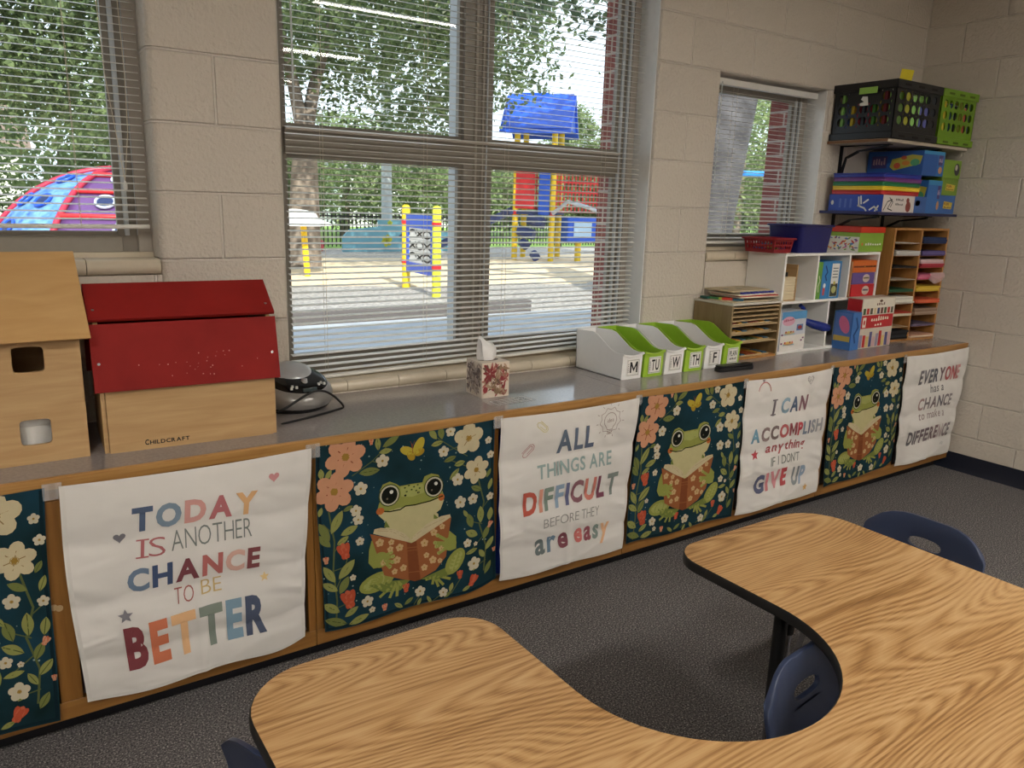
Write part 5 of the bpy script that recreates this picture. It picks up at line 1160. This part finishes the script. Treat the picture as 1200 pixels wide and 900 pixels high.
# crates
def crate(label, x0, wd, mat, skip, holesx):
    t = thing('milk_crate', label, 'crate', (x0, -.340, ZU+.0008), 0, 'plastic crates on the upper shelf')
    dp, h = .330, .272; m = MB()
    wall4(m, wd, dp, h, .0, .004, mat, holesx, 5, 3, .22, .84, (.40, .37), 14, 2.2, skip); m.build('crate_body', t, smooth=30)
    m = MB()
    for z0, z1, e in ((h-.040, h, .008), (0, .034, .008)):
        for side in range(4):
            a = [(-e, -e, wd+e, -.0002), (wd+.0002, -e, wd+e, dp+e), (-e, dp+.0002, wd+e, dp+e), (-e, -e, -.0002, dp+e)][side]; m.box(a[0], a[1], z0, a[2], a[3], z1, mat)
    m.build('rim_band', t, bev=.003, merge=False)
    for z0 in (h-.026, .008):
        for q in range(3):
            s = MB(); s.box(wd*(.14+.3*q), -.0092, z0, wd*(.14+.3*q)+.05, -.0081, z0+.010, C((8, 8, 9) if mat is M_CR else (70, 92, 20), .6)); s.build('slot', t, smooth=0)
    return t
M_CR = C((26, 26, 28), .38); M_CG = C((112, 152, 34), .38)
crate('black plastic crate with round holes and a green tag, on the upper shelf', 3.084, .400, M_CR, {(3, 4, 3), (3, 3, 3), (3, 2, 3)}, 6)
t = crate('lime green plastic crate at the wall end of the upper shelf', 3.502, .345, M_CG, set(), 6)
t = tag(MB().box(3.0705, -.245, ZU+.216, 3.0755, -.150, ZU+.246, C((150, 196, 90), .5)).build('name_tag', bev=.001), 'bright green tag clipped to the black crate\'s end', 'tag')
m = MB(); m.prism([(-.20, .162), (-.155, .162), (-.153, .174), (-.175, .180), (-.158, .192), (-.165, .206), (-.192, .204)], 3.0815, 3.0825, M_PAPER, lambda a, b, q: (q, a, ZU+b)); tag(m.build('paper_tag', smooth=0), 'torn white paper stuck below the black crate\'s green tag', 'paper')
# folders standing in the crates
fc = [(70, 130, 60), (150, 206, 110), (206, 190, 60), (226, 84, 104), (120, 44, 52), (90, 120, 190), (60, 70, 80), (196, 170, 70), (150, 206, 110), (214, 80, 96)]
nm = ['green', 'light green', 'yellow', 'pink', 'dark red', 'blue', 'grey', 'mustard', 'pale lime', 'coral']
r = random.Random(12)
for k in range(5):
    q = [(90, 120, 60), (170, 170, 60), (150, 206, 110), (96, 100, 170), (50, 54, 60)][k]; tt = thing('note_pad', ['olive green', 'mustard yellow', 'pale lime', 'violet blue', 'dark grey'][k]+' pad standing behind the black crate\'s long side', 'pad', (3.100+.074*k, -.334, ZU+.006), 0, 'pads in the black crate')
    m = MB(); m.box(0, 0, 0, .070, .012, .17+.03*((k*2) % 3), C(q, .6)); m.build('cover', tt, bev=.001); MB().box(.002, .003, .004, .068, .009, .172+.03*((k*2) % 3), M_PAPER).build('sheets', tt, smooth=0)
for k in range(10):
    hgt = .205+.02*r.random(); y = -.316+.0285*k
    q = fc[(k*3+1) % 10]; tt = thing('file_folder', nm[(k*3+1) % 10]+' file folder standing in the black crate', 'folder', (3.098, y, ZU+.006), 0, 'folders in the black crate')
    m = MB(); m.box(0, 0, 0, .372, .016, hgt, C(q, .6)); m.build('cover', tt, bev=.001); MB().box(.003, .003, .004, .369, .013, hgt+.002, M_PAPER).build('sheets', tt, smooth=0)
fc2 = [(206, 120, 70), (220, 200, 70), (110, 150, 60), (80, 110, 180), (60, 64, 60), (150, 160, 70), (190, 90, 70), (70, 80, 110)]
nm2 = ['orange', 'yellow', 'green', 'blue', 'dark grey', 'olive', 'brick red', 'slate']
for k in range(8):
    tt = thing('file_folder', nm2[k]+' file folder standing in the lime green crate', 'folder', (3.515+.040*k, -.328, ZU+.006), 0, 'folders in the lime green crate')
    hgt = .19+.03*r.random(); m = MB(); m.box(0, 0, 0, .022, .30, hgt, C(fc2[k], .6)); m.build('cover', tt, bev=.001); MB().box(.004, .004, .004, .018, .296, hgt+.002, M_PAPER).build('sheets', tt, smooth=0)
t = thing('index_card', 'yellow card sticking up out of the black crate', 'card', (3.205, -.262, ZU+.215), -1.0)
m = MB(); m.hexa([(0, 0, 0), (.055, 0, 0), (.055, .002, 0), (0, .002, 0), (.014, .004, .125), (.070, .004, .115), (.070, .006, .115), (.014, .006, .125)], C((224, 206, 40), .6)); m.build('card', t, smooth=0)
# on the lower shelf
def a_gm(Af, Al, At, w_, d, h):
    Al.rect(0, 0, d, h, C((42, 74, 172), .4)); Al.layer = 2; Al.ell(d*.07, h*.5, .008, .012, M_PAPER)
    for k in range(3): Al.rect(d*(.2+.1*k), h*.2, d*(.24+.1*k), h*.75, C((86, 110, 190), .4))
    for pts in ([(.56, .85), (.58, .3)], [(.60, .9), (.62, .45)], [(.56, .35), (.68, .2), (.72, .05)], [(.66, .5), (.74, .7)], [(.78, .1), (.86, .3), (.92, .1)], [(.93, .35), (.88, .05)]): Al.line([(d*a, h*b) for a, b in pts], .008, M_PAPER)
    Af.rect(0, 0, w_*.72, h, C((216, 208, 204), .4)); Af.layer = 2; Af.line([(w_*.03, h*.1), (w_*.1, h*.6), (w_*.2, h*.75), (w_*.12, h*.2), (w_*.22, h*.1)], .005, M_INK); Af.line([(w_*.14, h*.85), (w_*.22, h*.6), (w_*.18, h*.3)], .005, M_INK)
    Af.scrawl(5, (w_*.28, h*.68), (w_*.46, h*.66), (w_*.28, h*.84), [C((60, 56, 60), .5)], .02); Af.scrawl(7, (w_*.28, h*.42), (w_*.46, h*.40), (w_*.28, h*.58), [C((60, 56, 60), .5)], .02)
    Af.ell(w_*.58, h*.35, w_*.06, h*.32, C((134, 60, 50), .4)); Af.ell(w_*.56, h*.72, w_*.035, h*.16, C((134, 60, 50), .4)); Af.rect(w_*.72, 0, w_, h, C((60, 96, 160), .4)); Af.ell(w_*.8, h*.6, w_*.06, h*.18, C((214, 180, 150), .5))
carton('game_box', 'long blue and white game box lying on the dark blue shelf', 'game box', (3.098, -.335, ZL+.0006), (.40, .30, .083), -.0, (70, 100, 170), None, a_gm)
z = ZL+.0845
for k, (c, n_) in enumerate((((196, 40, 40), 'red'), ((236, 206, 50), 'yellow'), ((32, 122, 74), 'green'), ((110, 52, 130), 'purple'), ((34, 50, 150), 'blue'))):
    tt = thing('flat_tray', n_+' flat plastic tray in the stack on the long game box', 'tray', (3.100-.004*(k == 4)-.003*(k > 2), -.325-.004*(k > 2), z), [.01, 0, .004, -.006, 0][k], 'coloured trays on the lower shelf')
    m = MB(); m.prism(rrect(.345, .285, .012, 4, .1725, .1425), 0, .0155, C(c, .35)); m.build('tray_body', tt, bev=.002); m = MB(); m.prism(rrect(.351, .291, .014, 4, .1725, .1425), .0156, .0205, C(c, .35)); m.build('tray_rim', tt, bev=.001); z += .0212
def a_blue(Af, Al, At, w_, d, h):
    Af.layer = 1; Af.rect(0, h*.86, w_, h, C((60, 140, 190), .4)); Af.rect(w_*.66, 0, w_, h*.86, C((52, 110, 180), .4)); Af.layer = 2; Af.rect(w_*.72, h*.45, w_*.92, h*.85, C((72, 60, 120), .4)); Af.ell(w_*.84, h*.25, w_*.09, h*.14, C((206, 150, 110), .4)); Af.layer = 3
    Af.scrawl(5, (w_*.73, h*.55), (w_*.91, h*.55), (w_*.73, h*.74), [C((190, 170, 200), .5)], .03)
    Al.layer = 2; Al.rect(d*.08, h*.3, d*.36, h*.8, C((70, 64, 120), .4)); Al.layer = 3; Al.scrawl(5, (d*.10, h*.4), (d*.34, h*.42), (d*.10, h*.72), [C((180, 150, 160), .5)], .03)
    Al.poly([(d*.42, h*.35), (d*.5, h*.2), (d*.95, h*.45), (d*.98, h*.78), (d*.8, h*.84), (d*.45, h*.66)], C((196, 190, 80), .4)); Al.layer = 4; Al.ell(d*.55, h*.4, d*.06, h*.12, C((206, 96, 66), .4)); Al.ell(d*.7, h*.5, d*.07, h*.1, C((216, 140, 60), .4)); Al.ell(d*.86, h*.52, d*.08, h*.14, C((90, 170, 120), .4)); Al.ell(d*.66, h*.72, d*.05, h*.08, C((190, 90, 60), .4))
carton('crayon_box', 'blue classroom crayon box, lower of two behind the coloured trays', 'box', (3.508, -.330, ZL+.0006), (.135, .30, .170), 0, (52, 108, 178), 'blue crayon boxes', a_blue)
carton('crayon_box', 'blue classroom crayon box lying on top, facing out with a picture of fruit colours', 'box', (3.440, -.322, ZL+.1925), (.205, .31, .125), 0, (44, 92, 166), 'blue crayon boxes', a_blue)
def a_gr(Af, Al, At, w_, d, h):
    Af.layer = 2; Af.poly([(w_*.3, h*.30), (w_*.8, h*.26), (w_*.84, h*.62), (w_*.32, h*.68)], C((214, 186, 70), .4)); Af.layer = 3; Af.word('FUN', (w_*.34, h*.48), (w_*.62, h*.47), (w_*.34, h*.62), [C((120, 50, 40), .5)], .03); Af.scrawl(6, (w_*.34, h*.32), (w_*.78, h*.30), (w_*.34, h*.43), [C((90, 60, 40), .5)], .02)
def a_gr2(Af, Al, At, w_, d, h): Af.layer = 2; Af.ell(w_*.76, h*.5, w_*.15, h*.34, C((64, 62, 66), .4), .3); Af.layer = 3; Af.ell(w_*.72, h*.6, w_*.07, h*.16, C((196, 190, 180), .4))
carton('snack_box', 'blue box with yellow print in the shelf corner, lowest of three', 'box', (3.652, -.318, ZL+.0006), (.172, .29, .098), 0, (58, 104, 172), 'snack boxes in the shelf corner', a_gr)
carton('snack_box', 'green box with yellow print above a blue one in the shelf corner', 'box', (3.656, -.316, ZL+.0992), (.176, .29, .088), 0, (118, 150, 52), 'snack boxes in the shelf corner', a_gr)
carton('snack_box', 'plain green box with dark round picture, topmost in the shelf corner', 'box', (3.660, -.316, ZL+.1878), (.178, .29, .096), 0, (124, 158, 56), 'snack boxes in the shelf corner', a_gr2)

# ------------------------------------------------------------------ outside: playground
M_MULCH = noise_mat('wood_chip_mulch', [(0.30, (96, 92, 92)), (0.50, (160, 156, 154)), (0.68, (226, 220, 212))], 16, 6, .95, .01, rgh=.75)
M_SUNLIT = noise_mat('sunlit_wood_fibre', [(0.3, (214, 190, 156)), (0.7, (240, 222, 194))], 6, 5, .95)  # pale tan puts the sunlight into this band of ground
M_GRASS = noise_mat('lawn', [(0.3, (92, 130, 62)), (0.7, (150, 180, 96))], 3, 5, .95)
M_PATH = noise_mat('concrete_path', [(0.3, (150, 156, 166)), (0.7, (176, 182, 190))], 3, 4, .9)
def patch(name, x0, y0, x1, y1, z0, z1, mat): return struct(MB().box(x0, y0, z0, x1, y1, z1, mat).build(name, smooth=0))
patch('ground', -40, .36, 90, 19.2, -.3, 0, M_MULCH)
patch('ground_lawn', -40, 19.2, 120, 90, -.3, .0, M_GRASS)
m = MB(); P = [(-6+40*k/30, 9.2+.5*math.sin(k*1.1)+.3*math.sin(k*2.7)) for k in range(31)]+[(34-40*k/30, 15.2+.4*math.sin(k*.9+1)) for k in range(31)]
m.prism(P, .0005, .012, M_SUNLIT); struct(m.build('ground_sunlit_band', smooth=0))
patch('path', -12, 3.9, 9, 5.75, 0.0005, .03, M_PATH)
t = tag(MB().box(-10, 5.85, 0, 5.42, 6.07, .16, C((92, 88, 88), .85)).build('timber_border', bev=.01), 'grey timber border along the concrete path outside', 'timber')

YEL = C((232, 196, 40), .4); YG = C((214, 214, 60), .4); PB = C((36, 88, 206), .35); PR = C((206, 40, 46), .4); DB = C((44, 58, 104), .4)
# noughts and crosses panel
A0, A1 = Vector((5.12, 9.0, 0)), Vector((5.03, 7.8, 0))
t = thing('noughts_and_crosses_game', 'blue framed noughts and crosses panel between two yellow posts', 'play panel', (A0+A1)/2, math.atan2(A1.y-A0.y, A1.x-A0.x))
L = (A1-A0).length
for s, mt in ((-1, YEL), (1, YG)):
    m = MB(); m.tube([(s*L/2, 0, 0), (s*L/2, 0, 1.30)], .066, mt, 18); m.lathe([(.066, 0), (.06, .03), (.03, .05)], (s*L/2, 0, 1.30), mt, 18); o = m.build('post', t, smooth=50)
    for z in (.42, 1.05): q = MB(); q.tube([(s*L/2, 0, z), (s*L/2, 0, z+.06)], .074, PR, 18); q.build('clamp', o)
m = MB(); e = L/2-.07
m.box(-e, -.03, 1.00, e, .03, 1.20, PB); m.box(-e, -.03, .30, e, .03, .45, PB); m.box(-e, -.03, .45, -e+.09, .03, 1.0, PB); m.box(e-.09, -.03, .45, e, .03, 1.0, PB); m.build('frame', t, smooth=0)
m = MB(); m.box(-e+.09, -.015, .45, e-.09, .015, 1.0, M_PAPER); A = Art(m, face_map((-e+.09, -.015, .45), (1, 0, 0), (0, 0, 1), (0, -1, 0), .004), .5); W_ = 2*e-.18
for i in range(3):
    for j in range(3):
        cx, cy = W_*(.18+.32*i), .10+.18*j
        if (i+j) % 2: A.line([(cx-.13, cy-.05), (cx+.13, cy+.05)], .03, M_INK); A.line([(cx-.13, cy+.05), (cx+.13, cy-.05)], .03, M_INK)
        else: A.line([(cx+.14*math.cos(k), cy+.055*math.sin(k)) for k in (x*.5 for x in range(13 if i else 8))], .03, M_INK)
    A.rect(0, .005+.18*i, W_, .012+.18*i, C((150, 150, 150), .6))
m.build('panel', t, smooth=0)
# play tower
t = thing('play_tower', 'yellow posted play tower with blue gable roof and red panels', 'play tower', (11.45, 14.12, 0), -PI/4)
PS = [(-.47, -.62), (.47, -.62), (-.47, .62), (.47, .62)]
for x, y in PS: m = MB(); m.tube([(x, y, 0), (x, y, 3.35)], .075, YEL, 16); o = m.build('post', t); q = MB(); q.tube([(x, y, 1.15), (x, y, 1.24)], .088, PR, 16); q.build('clamp', o)
m = MB(); m.prism([(-.86, 3.22), (.86, 3.22), (.0, 4.12)], -.82, .82, PB, lambda a, b, q: (q, a, b)); m.prism([(-.95, 3.10), (0, 4.08), (.95, 3.10), (.86, 3.10), (0, 3.96), (-.86, 3.10)], -.88, .88, PB, lambda a, b, q: (q, a, b)); m.box(-.55, -.05, 4.05, .2, .05, 4.14, PB); m.build('roof', t, smooth=0)
MB().box(-.6, -.7, 1.16, .6, .7, 1.24, DB).build('deck', t)
def grille(name, x0, y0, x1, y1, z0, z1, n, mat):
    m = MB(); 
    for k in range(n+1): q = k/n; m.tube([(x0+(x1-x0)*q, y0+(y1-y0)*q, z0), (x0+(x1-x0)*q, y0+(y1-y0)*q, z1)], .022, mat, 6)
    for z in [z0+(z1-z0)*k/5 for k in range(6)]: m.tube([(x0, y0, z), (x1, y1, z)], .022, mat, 6)
    m.build(name, t)
grille('barrier', -.47, .66, .47, .66, 1.3, 2.3, 9, PR); MB().box(-.47, -.70, 1.3, .02, -.66, 2.25, PR).build('barrier_panel', t, bev=.01)
MB().box(.12, -.72, 1.15, .40, -.67, 2.6, PB).build('climbing_panel', t, bev=.02)
grille('net_wall', .56, -.6, 1.75, .55, 1.25, 2.45, 14, PR)
m = MB(); m.tube([(1.75, .55, 0), (1.75, .55, 2.6)], .075, YEL, 14); m.build('post', t)
m = MB(); m.prism([(-.2, 0), (.2, 0), (.24, .18), (.2, .18), (.17, .04), (-.17, .04), (-.2, .18), (-.24, .18)], 0, 1, DB, lambda a, b, q: (-.6-1.9*q, -.3+a, 1.16-.95*q+b)); m.build('slide', t)
m = MB(); m.tube([(.5, -.75, 1.2), (.9, -1.0, 1.5), (1.5, -1.0, 1.35), (2.0, -.8, 1.05)], .05, C((170, 178, 190), .4), 10); m.build('arch_rail', t)
m = MB()
for k in range(4): a = .1+.28*k; m.tube([(-.1-.25*math.sin(k*1.3), -.75-.15*k*.4, 1.15-a), (.1+.2*math.cos(k*1.7), -.85-.15*k*.4, 1.05-a)], .14-.01*k, DB, 10)
m.build('spiral_climber', t)
t = thing('talk_box', 'blue play box with round symbol on yellow post beside the play tower', 'play panel', (12.1, 13.2, 0), -.2)
m = MB(); m.box(-.42, -.2, .50, .42, .2, 1.12, PB); m.build('box', t, bev=.04); m = MB(); m.box(-.24, -.215, .62, .26, -.20, 1.02, C((176, 206, 236), .4)); m.build('panel', t); m = MB(); m.tube([(0, 0, 0), (0, 0, .5)], .08, YEL, 14); m.build('post', t)
# small canopy on a post
t = thing('mushroom_stool', 'white mushroom shaped play canopy on a thin yellow post', 'play canopy', (4.22, 11.3, 0))
m = MB(); m.lathe([(.66, .0), (.64, .035), (.42, .12), (.38, .20), (.22, .26), (.05, .28)], (-.12, .1, .93), C((222, 224, 226), .5), 24); m.build('cap', t); m = MB(); m.tube([(.05, 0, 0), (0, 0, .93)], .055, YEL, 12); m.build('post', t)
# dome climber
t = thing('dome_climber', 'blue and red climbing dome outside the window behind the dollhouse', 'climbing dome', (.92, 8.4, 0))
RD_ = 1.68; m = MB(); r_ = MB(); hl = MB(); sw = MB()
M_DB = noise_mat('blue_swirl_print', [(0.36, (52, 92, 178)), (0.46, (112, 158, 216)), (0.56, (70, 116, 198)), (0.66, (140, 184, 228))], 2.6, 4, .4)
def sp(la, lo, rr=1.0): return (RD_*rr*math.cos(la)*math.cos(lo), RD_*rr*math.cos(la)*math.sin(lo), RD_*rr*math.sin(la))
ng = 6; off = math.radians(-129.5)
for g in range(ng):
    lo0 = off+2*PI*g/ng; nn = 8; pm = M_DB if g % 2 == 1 else C((92, 62, 116), .4)
    b = MB(); V = []
    for j in range(11):
        for i in range(nn+1): V.append(sp(math.radians(2+84*j/10), lo0+2*PI/ng*i/nn))
    b.add(V, [(j*(nn+1)+i, j*(nn+1)+i+1, (j+1)*(nn+1)+i+1, (j+1)*(nn+1)+i) for j in range(10) for i in range(nn)], pm); o = b.build('gore_panel', t, smooth=80)
    s = o.modifiers.new('solid', 'SOLIDIFY'); s.thickness = .02
    r_.tube([sp(math.radians(a), lo0, 1.012) for a in range(0, 90, 8)], .035, C((168, 44, 70), .4), 8)
    if g % 2 == 0:
        for la in (14, 28, 42, 56, 70): r_.tube([sp(math.radians(la), lo0+2*PI/ng*i/8, 1.015) for i in range(9)], .03, PR, 8)
    rr = random.Random(g)
    for la, lo in ((20, .3), (20, .7), (36, .5), (50, .35), (50, .7), (66, .5)):
        c = Vector(sp(math.radians(la), lo0+2*PI/ng*lo, 1.012)); nr = c.normalized(); u = nr.orthogonal().normalized(); v = nr.cross(u)
        hl.add([c+u*.085*math.cos(2*PI*k/14)+v*.085*math.sin(2*PI*k/14) for k in range(14)], [tuple(range(14))], C((24, 40, 84), .5))
        sw.tube([c+(u*math.cos(2*PI*k/14)+v*math.sin(2*PI*k/14))*.10 for k in range(14)], .016, C((190, 200, 220), .4) if g % 2 == 0 else PB, 6, closed=True)
r_.build('red_tubes', t, smooth=60); hl.build('hand_holes', t, smooth=0); sw.build('hole_rings', t, smooth=60)
# fence
t = thing('picket_fence', 'black metal picket fence along the far side of the playground', 'fence', (0, 19.0, 0))
BK = C((26, 28, 30), .5)
x = -20
while x < 46:
    m = MB(); n = 24; wd = 3.0
    for k in range(1, n): xx = wd*k/n; m.box(xx-.014, -.012, .06, xx+.014, .012, 1.05, BK)
    for z in (.12, .90): m.box(.03, -.018, z, wd-.03, .018, z+.045, BK)
    m.build('picket_panel', t, smooth=0, loc=(x, 0, 0)); MB().box(-.035, -.035, 0, .035, .035, 1.08, BK).build('fence_post', t, loc=(x, 0, 0)); x += wd
t = thing('mural_wall', 'low pale blue board painted with flowers before the fence', 'mural', (7.5, 17.6, 0))
TQ = C((120, 176, 196), .6); m = MB(); m.prism([(0, 0), (3.9, 0), (3.9, .56), (2.2, .60), (1.9, .72), (1.9, .86), (1.05, .90), (1.05, .68), (.2, .60), (0, .4)], 0, .06, TQ, lambda a, b, q: (a, q, b))
A = Art(m, face_map((0, 0, 0), (1, 0, 0), (0, 0, 1), (0, -1, 0), .006), .4)
A.flower(1.3, .30, .17, 6, C((206, 206, 60), .6), C((160, 160, 60), .6)); A.flower(2.5, .32, .18, 6, C((206, 90, 130), .6), C((220, 180, 90), .6)); A.leaf(1.75, .45, .2, .06, .3, C((60, 90, 130), .6)); A.flower(1.4, .78, .08, 5, C((190, 206, 70), .6), C((160, 160, 60), .6)); m.build('board', t, smooth=0)
t = tag(MB().box(6.0, 17.9, .0, 7.1, 18.3, .30, C((206, 60, 84), .5)).build('toy_trough', bev=.05), 'low red trough on the ground by the fence', 'trough')
t = thing('utility_pole', 'slim pale pole rising beyond the playground fence', 'pole', (9.25, 18.55, 0)); m = MB(); m.tube([(0, 0, 0), (0, 0, 7)], [.16, .13], C((196, 204, 208), .6), 14); m.build('shaft', t); m = MB(); m.lathe([(.2, 0), (.2, .15)], (0, 0, 0), C((150, 150, 150), .7), 14); m.build('base', t)
t = thing('swing_frame', 'light blue tubular swing frame outside the small window', 'swing frame', (11.5, 8.0, 0)); SB = C((46, 140, 224), .4)
m = MB(); m.tube([(.08, 0, 2.12), (3.2, 0, 2.2)], .055, SB, 12); m.build('top_rail', t)
for s in ((-.05, 0), (3.2, 0)):
    for y in (-1, 1): m = MB(); m.tube([(s[0], y*.15, 0), (s[0]+.08, 0, 2.13)], .05, SB, 10); m.build('leg', t)
def house(label, x, y, w_, d, h, c, rc):
    t = thing('house', label, 'house', (x, y, 0)); m = MB(); m.box(0, 0, 0, w_, d, h, C(c, .8)); m.build('wall', t, smooth=0)
    m = MB(); m.prism([(-.4, h), (d+.4, h), (d/2, h+d*.32)], -.4, w_+.4, C(rc, .8), lambda a, b, q: (q, a, b)); m.build('roof', t, smooth=0)
    for k in range(int(w_//2.4)):
        f = MB(); f.box(.8+2.4*k, -.03, .9, 1.9+2.4*k, -.001, 2.1, M_PAPER); o = f.build('window', t, smooth=0); g = MB(); g.box(.9+2.4*k, -.04, 1.0, 1.8+2.4*k, -.031, 2.0, C((70, 84, 96), .15)); g.build('pane', o, smooth=0)
house('pale house with grey roof far beyond the fence', 15, 36, 9, 7, 2.8, (222, 224, 226), (140, 140, 146)); house('white house with brown roof far beyond the fence behind the dome', -9, 34, 10, 7, 2.9, (230, 228, 222), (120, 104, 94))
house('low white building with dark roof behind the play tower', 27, 36, 12, 7, 2.6, (226, 226, 226), (150, 150, 152))

# trees
M_BARK = noise_mat('bark', [(0.3, (92, 82, 74)), (0.7, (150, 138, 126))], 7, 5, .95, .02)
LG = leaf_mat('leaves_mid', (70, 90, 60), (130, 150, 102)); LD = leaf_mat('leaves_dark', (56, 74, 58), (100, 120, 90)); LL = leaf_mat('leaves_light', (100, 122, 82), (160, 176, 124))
def foliage(name, blobs, n, size, mat, seed, parent, hollow=.55, droop=0.0):
    r = random.Random(seed); V = []; F = []
    tot = sum(b[3]*b[4]*b[5] for b in blobs)**1.0; W_ = [b[3]*b[4]*b[5] for b in blobs]
    tw = []
    for _ in range(max(1, n//9)):
        b = r.choices(blobs, W_)[0]
        while True:
            p = Vector((r.uniform(-1, 1), r.uniform(-1, 1), r.uniform(-1, 1))); q = p.length
            if hollow < q < 1: break
        tw.append(Vector((b[0]+p.x*b[3], b[1]+p.y*b[4], b[2]+p.z*b[5])))
    for c in tw:
        for _ in range(9):
            p = c+Vector((r.gauss(0, .22), r.gauss(0, .22), r.gauss(0, .16)-droop*r.random()))
            s = size*r.uniform(.6, 1.25); d = Vector((r.gauss(0, 1), r.gauss(0, 1), r.gauss(-.3, .7))).normalized(); e = d.cross(Vector((r.gauss(0, 1), r.gauss(0, 1), r.gauss(0, 1)))).normalized()
            o = len(V); f_ = d.cross(e)*s*.1
            V += [p-d*s*.5, p+e*s*.27+f_, p+d*s*.5, p-e*s*.27+f_]; F.append((o, o+1, o+2, o+3))
    me = bpy.data.meshes.new(name); me.from_pydata([tuple(v) for v in V], [], F); me.materials.append(mat); o = bpy.data.objects.new(name, me); COL.objects.link(o); o.parent = parent; return o
M_BARK_SHADED = noise_mat('shaded_bark', [(0.3, (58, 56, 58)), (0.7, (92, 90, 92))], 4, 4, .95, .01)  # shade on the leaning trunk, put into its bark colour
def branchy(parent, trunks, bark=None):
    for nm, pts, rs in trunks:
        m = MB(); m.tube(pts, rs, bark or M_BARK, 12); m.build(nm, parent, smooth=70)
def tree(label, x, y, trunks, blobs, n, size, mat, seed, group=None, hollow=.5, bark=None):
    t = thing('tree', label, 'tree', (x, y, 0), 0, group); branchy(t, trunks, bark); foliage('foliage', blobs, n, size, mat, seed, t, hollow); return t
tree('forked tree with pale trunk and wide crown in the middle window', 4.95, 13.4, [('trunk', [(0, 0, 0), (.05, 0, 1.5), (.1, 0, 2.7)], [.36, .29, .22]), ('branch', [(.1, 0, 2.6), (.35, .1, 3.6), (.9, .2, 5.2)], [.15, .12, .07]), ('branch', [(.08, 0, 2.6), (-.15, 0, 3.8), (-.6, -.2, 5.4)], [.15, .11, .07])],
     [(0, 0, 6.3, 4.6, 3.6, 2.6), (2.6, .5, 4.6, 3.0, 2.6, 1.9), (-2.6, 0, 4.8, 2.6, 2.6, 1.8), (4.9, 3.6, 4.3, 1.7, 1.3, 2.2), (3.6, -1.5, 4.9, 2.0, 1.6, 1.4), (1.4, -2.6, 5.4, 2.6, 1.8, 2.0)], 30000, .17, LG, 1)
tree('leafy tree filling the window behind the dollhouse', -1.1, 15.0, [('trunk', [(0, 0, 0), (.1, 0, 3.0), (.1, 0, 5)], [.36, .28, .2]), ('branch', [(.1, 0, 2.8), (1.2, 0, 4.4)], [.16, .09])],
     [(0, 0, 5.6, 4.0, 3.2, 3.2), (2.6, -1.0, 4.0, 2.4, 2.2, 1.9), (-2.6, 0, 3.8, 2.0, 2.0, 1.8), (.8, -2.0, 6.2, 3.0, 2.0, 2.2)], 30000, .17, LG, 2)
tree('leaning tree with shade-darkened trunk close to the small window', 8.15, 5.2, [('trunk', [(-.55, .1, 0), (-.42, 0, 1.2), (-.18, 0, 2.2), (.18, .1, 3.2), (.8, .4, 4.6)], [.62, .52, .46, .42, .3]), ('branch', [(.1, .1, 3.2), (-1.2, .4, 4.6)], [.2, .1])],
     [(2.8, 1.2, 6.6, 2.8, 3.0, 1.9), (-1.0, 2.8, 5.0, 2.6, 1.6, .75), (-3.4, 2.8, 5.3, 2.0, 1.6, .9), (3.8, 1.6, 6.0, 2.6, 2.6, 1.6)], 16000, .19, LD, 3, bark=M_BARK_SHADED)
BG = [(1.5, 24, 5.2, 3.4), (6.3, 25, 4.2, 3.2), (11.2, 26.5, 4.6, 3.6), (16.5, 25, 3.4, 3.2), (21.5, 26, 3.5, 3.4), (27, 25, 3.9, 3.6), (33, 27, 4.6, 3.8), (-5, 25, 5.6, 3.6), (24.3, 29, 6.2, 1.7), (22.8, 17.2, 7.0, 4.2), (30, 21, 8.0, 4.6)]
bt = None
for k, (x, y, h, rr) in enumerate(BG):
    wd = ['behind the forked trunk', 'behind the slim pale pole', 'behind the noughts and crosses panel', 'between panel and play tower', 'behind the blue tower roof', 'behind the tower\'s red net', 'beyond the brick edge of the middle window', 'behind the climbing dome', 'slim, against the bright sky gap', 'seen through the small window', 'tallest, seen through the small window'][k]
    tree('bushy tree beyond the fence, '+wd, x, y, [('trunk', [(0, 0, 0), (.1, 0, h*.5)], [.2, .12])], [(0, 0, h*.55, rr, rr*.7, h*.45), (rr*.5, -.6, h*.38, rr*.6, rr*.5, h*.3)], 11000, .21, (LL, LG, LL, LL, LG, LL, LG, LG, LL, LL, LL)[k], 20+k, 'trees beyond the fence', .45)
